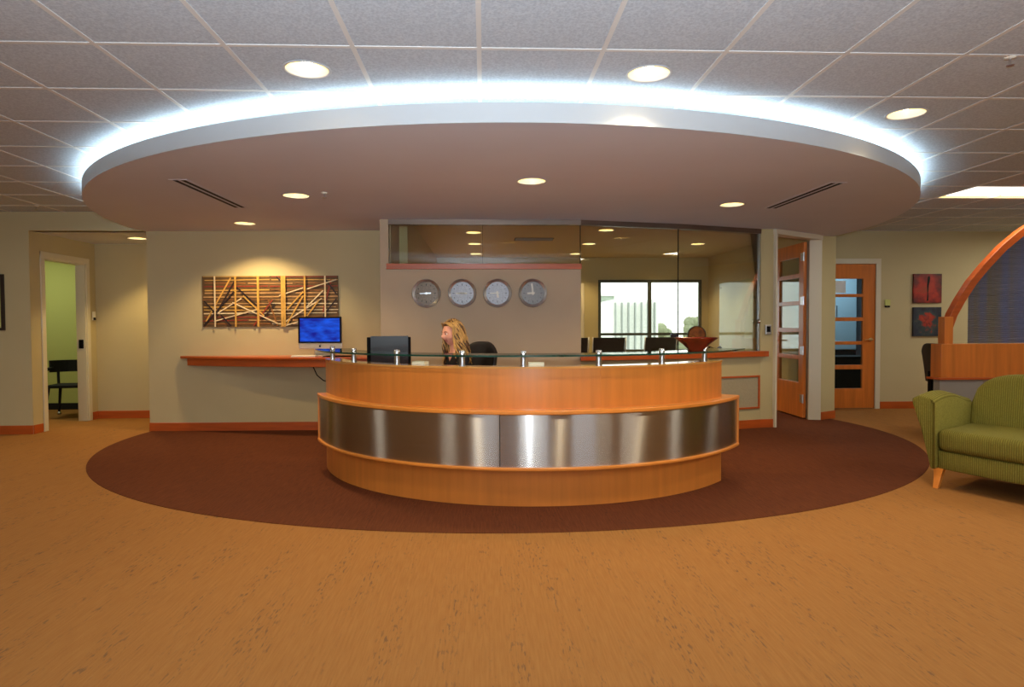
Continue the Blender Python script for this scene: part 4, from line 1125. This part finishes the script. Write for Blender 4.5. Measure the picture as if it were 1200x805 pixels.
fs = []
for i in range(len(BP)-1):
    o_ = 4*i; fs += [(o_, o_+1, o_+5, o_+4), (o_+2, o_+6, o_+7, o_+3), (o_, o_+4, o_+6, o_+2), (o_+1, o_+3, o_+7, o_+5)]
fs += [(0, 2, 3, 1), (4*(len(BP)-1), 4*(len(BP)-1)+1, 4*(len(BP)-1)+3, 4*(len(BP)-1)+2)]
q.add(vs, fs).build('arched_beam', 'cherry', pt, bevel=.004)
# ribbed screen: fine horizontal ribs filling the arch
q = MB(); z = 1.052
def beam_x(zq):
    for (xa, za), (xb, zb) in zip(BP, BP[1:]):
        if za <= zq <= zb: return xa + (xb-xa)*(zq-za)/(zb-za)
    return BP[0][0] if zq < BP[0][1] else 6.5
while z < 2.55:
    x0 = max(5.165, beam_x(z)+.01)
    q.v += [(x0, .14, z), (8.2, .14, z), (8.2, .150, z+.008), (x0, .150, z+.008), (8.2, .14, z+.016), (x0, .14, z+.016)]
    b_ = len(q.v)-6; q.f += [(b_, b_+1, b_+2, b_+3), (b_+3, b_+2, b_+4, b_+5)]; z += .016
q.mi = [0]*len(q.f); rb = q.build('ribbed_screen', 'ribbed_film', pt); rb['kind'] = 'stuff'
MB().box((5.135, .135, 1.655), (5.17, .155, 1.70)).build('clip', 'black_plastic', pt)

# ------------------------------------------------------------------ seated woman
def skin_mesh(verts, edges, radii, root=0, sub=2):
    me = bpy.data.meshes.new('tmp_skin'); me.from_pydata(verts, edges, []); me.update()
    o = bpy.data.objects.new('tmp_skin', me); C.objects.link(o)
    o.modifiers.new('skin', 'SKIN')
    for i, r_ in enumerate(radii):
        sv = me.skin_vertices[0].data[i]; sv.radius = (r_, r_) if not isinstance(r_, tuple) else r_
        sv.use_root = (i == root)
    s = o.modifiers.new('sub', 'SUBSURF'); s.levels = sub; s.render_levels = sub
    dg = bpy.context.evaluated_depsgraph_get()
    res = bpy.data.meshes.new_from_object(o.evaluated_get(dg))
    bpy.data.objects.remove(o); return res

def build_person():
    # local frame: faces +y, z up, origin on the floor under the pelvis; later turned to face left
    person = thing('person', 'woman with long wavy blonde hair in a black top seated behind the desk', 'person', (-.22, 6.36, .004), R(113))
    V = []; E = []; Rr = []
    def add(p, r, par=None):
        V.append(p); Rr.append(r)
        if par is not None: E.append((par, len(V)-1))
        return len(V)-1
    pel = add((0, 0, .575), (.15, .11))
    wa = add((0, .02, .70), (.125, .095), pel); ch = add((0, .04, .86), (.145, .10), wa); uc = add((0, .045, .96), (.12, .085), ch)
    nk = add((0, .06, 1.035), .052, uc); nh = add((0, .085, 1.10), .05, nk)
    for s in (-1, 1):
        sh = add((s*.155, .04, .955), .058, uc); el = add((s*.205, .13, .72), .043, sh); fo = add((s*.18, .28, .765), .036, el); wr = add((s*.14, .385, .785), .026, fo)
        add((s*.125, .435, .785), (.034, .018), wr)
        hp = add((s*.10, .02, .53), .095, pel); kn = add((s*.12, .43, .53), .066, hp); sk = add((s*.12, .44, .30), .052, kn); an = add((s*.12, .42, .09), .036, sk); add((s*.12, .56, .035), .034, an)
    body = skin_mesh(V, E, Rr)
    bm = bmesh.new(); bm.from_mesh(body)
    # fingers
    for s in (-1, 1):
        for k, (fx, ln) in enumerate(((-.026, .062), (-.009, .074), (.009, .070), (.026, .055))):
            b = (s*.125+fx, .455, .785)
            f = skin_mesh([b, (b[0]+fx*.1, b[1]+ln*.5, b[2]+.008), (b[0]+fx*.15, b[1]+ln*.85, b[2]-.004), (b[0]+fx*.15, b[1]+ln, b[2]-.014)], [(0, 1), (1, 2), (2, 3)], [.009, .0085, .0078, .0065], 0, 1)
            bm.from_mesh(f)
        b = (s*.125-s*.03, .415, .783)
        f = skin_mesh([b, (b[0]-s*.022, b[1]+.028, b[2]-.004), (b[0]-s*.026, b[1]+.055, b[2]-.008)], [(0, 1), (1, 2)], [.011, .0095, .008], 0, 1); bm.from_mesh(f)
    # head: shaped sphere with brow, sockets, nose, chin, ears
    hm = bmesh.new(); bmesh.ops.create_uvsphere(hm, u_segments=48, v_segments=36, radius=1)
    for v in hm.verts:
        x, y, z = v.co
        X, Yv, Zv = x*.074, y*.094, z*.112
        if z < 0: X *= 1-.34*z*z; Yv *= (1-.10*z*z) if y > 0 else (1-.30*z*z)
        if y > 0:
            def g(cx, cz, sx, sz): return math.exp(-((x-cx)/sx)**2-((z-cz)/sz)**2)
            Yv += .026*g(0, -.16, .16, .17) + .012*g(0, .02, .12, .22)            # nose
            Yv -= .010*(g(.40, .06, .20, .12)+g(-.40, .06, .20, .12))             # sockets
            Yv += .005*(g(.38, .26, .28, .08)+g(-.38, .26, .28, .08))             # brows
            Yv += .008*g(0, -.46, .26, .05) + .007*g(0, -.58, .24, .06)           # lips
            Yv -= .003*g(0, -.52, .24, .025)
            Yv += .014*g(0, -.88, .30, .16)                                      # chin
            Yv += .005*(g(.5, -.25, .25, .2)+g(-.5, -.25, .25, .2))
        v.co = (X, Yv, Zv)
    for s in (-1, 1):
        bmesh.ops.create_uvsphere(hm, u_segments=12, v_segments=8, radius=1, matrix=Matrix.Translation((s*.075, -.012, -.012)) @ Matrix.Diagonal((.010, .020, .030, 1)))
    HM = Matrix.Translation((0, .10, 1.185)) @ Matrix.Rotation(R(-8), 4, 'X') @ Matrix.Rotation(R(12), 4, 'Z')
    bmesh.ops.transform(hm, matrix=HM, verts=hm.verts)
    tmp = bpy.data.meshes.new('tmp'); hm.to_mesh(tmp); hm.free(); bm.from_mesh(tmp)
    me = bpy.data.meshes.new('body'); bm.to_mesh(me); bm.free()
    o = bpy.data.objects.new('body', me); C.objects.link(o)
    rm = o.modifiers.new('remesh', 'REMESH'); rm.mode = 'VOXEL'; rm.voxel_size = .0045
    dg = bpy.context.evaluated_depsgraph_get(); me2 = bpy.data.meshes.new_from_object(o.evaluated_get(dg))
    o.modifiers.clear(); o.data = me2; me2.name = 'body'; me2.materials.clear()
    for n in ('skin', 'black_cloth', 'grey_trousers', 'black_leather', 'lips'): me2.materials.append(M[n])
    inv = HM.inverted()
    for p in me2.polygons:
        c = p.center; h = inv @ c
        vneck = c.z > .985 - (.07*max(0, 1-abs(c.x)/.07) if c.y > .06 else 0) and abs(c.x) < .10
        if c.y > .36 and .74 < c.z < .83: i = 0
        elif vneck: i = 0
        elif c.z > .62 or (c.z > .58 and c.y < .2): i = 1
        elif c.z > .085: i = 2
        else: i = 3
        if i == 0 and h.z < -.044 and h.z > -.072 and abs(h.x) < .026 and h.y > .07 and c.z > 1.05: i = 4
        p.material_index = i
    me2.polygons.foreach_set('use_smooth', [True]*len(me2.polygons))
    o.parent = person
    # eyes and brows
    def hp_(x, y, z): return HM @ Vector((x, y, z))
    for s in (-1, 1):
        e = MB().sphere(hp_(s*.030, .077, .008), .0115, 12, 8, sc=(1.2, .7, .55)).build('eye', 'eye_white', person, smooth=True)
        MB().sphere(hp_(s*.031, .0855, .008), .0062, 10, 6).build('iris', 'eye_dark', e, smooth=True)
        MB().tube([hp_(s*.014, .091, .027), hp_(s*.030, .091, .033), hp_(s*.046, .080, .028)], .0032, 6).build('eyebrow', 'brow', person, smooth=True)
    # hair: cap plus wavy locks
    hair = MB(); rh = random.Random(11)
    cap = bmesh.new(); bmesh.ops.create_uvsphere(cap, u_segments=40, v_segments=28, radius=1)
    kill = []
    for v in cap.verts:
        x, y, z = v.co
        v.co = HM @ Vector((x*.088, y*.105-.014, z*.120+.012))
        if (y > .22 and z < .60 and abs(x) < .9) or z < -.75: kill.append(v)
    bmesh.ops.delete(cap, geom=kill, context='VERTS')
    tmp2 = bpy.data.meshes.new('hair_cap'); cap.to_mesh(tmp2); cap.free(); tmp2.materials.append(M['hair_dark']); tmp2.polygons.foreach_set('use_smooth', [True]*len(tmp2.polygons))
    ho = link_copy('hair', tmp2, person)
    sm = ho.modifiers.new('solid', 'SOLIDIFY'); sm.thickness = .008
    locks = {'hair_blonde': MB(), 'hair_dark': MB()}
    for k in range(250):
        a = rh.uniform(-PI*.98, PI*.98)           # around the head, 0 = back
        if abs(a) > PI*.64: continue
        el = rh.uniform(.25, 1.35)
        x0, y0, z0 = math.sin(a)*math.cos(el), -math.cos(a)*math.cos(el), math.sin(el)
        pts = []; rad = []; wv = rh.uniform(0, 6.28); amp = rh.uniform(.008, .019); ln = rh.uniform(.20, .33)
        n_ = 16
        side = math.sin(a); back = -math.cos(a)
        fall0 = None
        for i in range(n_):
            t = i/(n_-1)
            if t < .35:
                e2 = el*(1-t/.35) + (-.05)*(t/.35)
                p = Vector((math.sin(a)*math.cos(e2)*.093, -math.cos(a)*math.cos(e2)*.110-.014, math.sin(e2)*.126+.012))
                last = p
            else:
                u = (t-.35)/.65
                p = last + Vector((side*.042*u, back*.022*u + .02*u*(1 if abs(a) > 1.4 else 0), -ln*u))
            p = p + Vector((math.cos(wv+t*13), math.sin(wv+t*13), 0))*amp*min(1, t*2.2)
            pts.append(HM @ p); rad.append(.0095*(1-.6*t)+.0015)
        fam = 'hair_blonde' if (el > .4 and rh.random() < .62) or rh.random() < .35 else 'hair_dark'
        locks[fam].tube(pts, rad, 6)
    for nm, mb_ in locks.items():
        lo = mb_.build('hair_locks', nm, person, smooth=True); lo['kind'] = 'stuff'
    for s in (-1, 1):   # front locks framing the face
        q = MB()
        for j in range(5):
            pts = []; rad = []
            wv = rh.uniform(0, 6)
            for i in range(14):
                t = i/13
                p = Vector((s*(.022+.068*min(1, t*3.4)+.008*math.sin(wv+t*9)), .074-.062*min(1, t*2.2)-.007*j+.008*math.cos(wv+t*9), .100-.32*t*t-.02*t + (.012 if t < .15 else 0)))
                pts.append(HM @ p); rad.append(.009*(1-.5*t))
            q.tube(pts, rad, 6)
        lo = q.build('hair_locks', 'hair_blonde', person, smooth=True); lo['kind'] = 'stuff'
    return person
build_person()
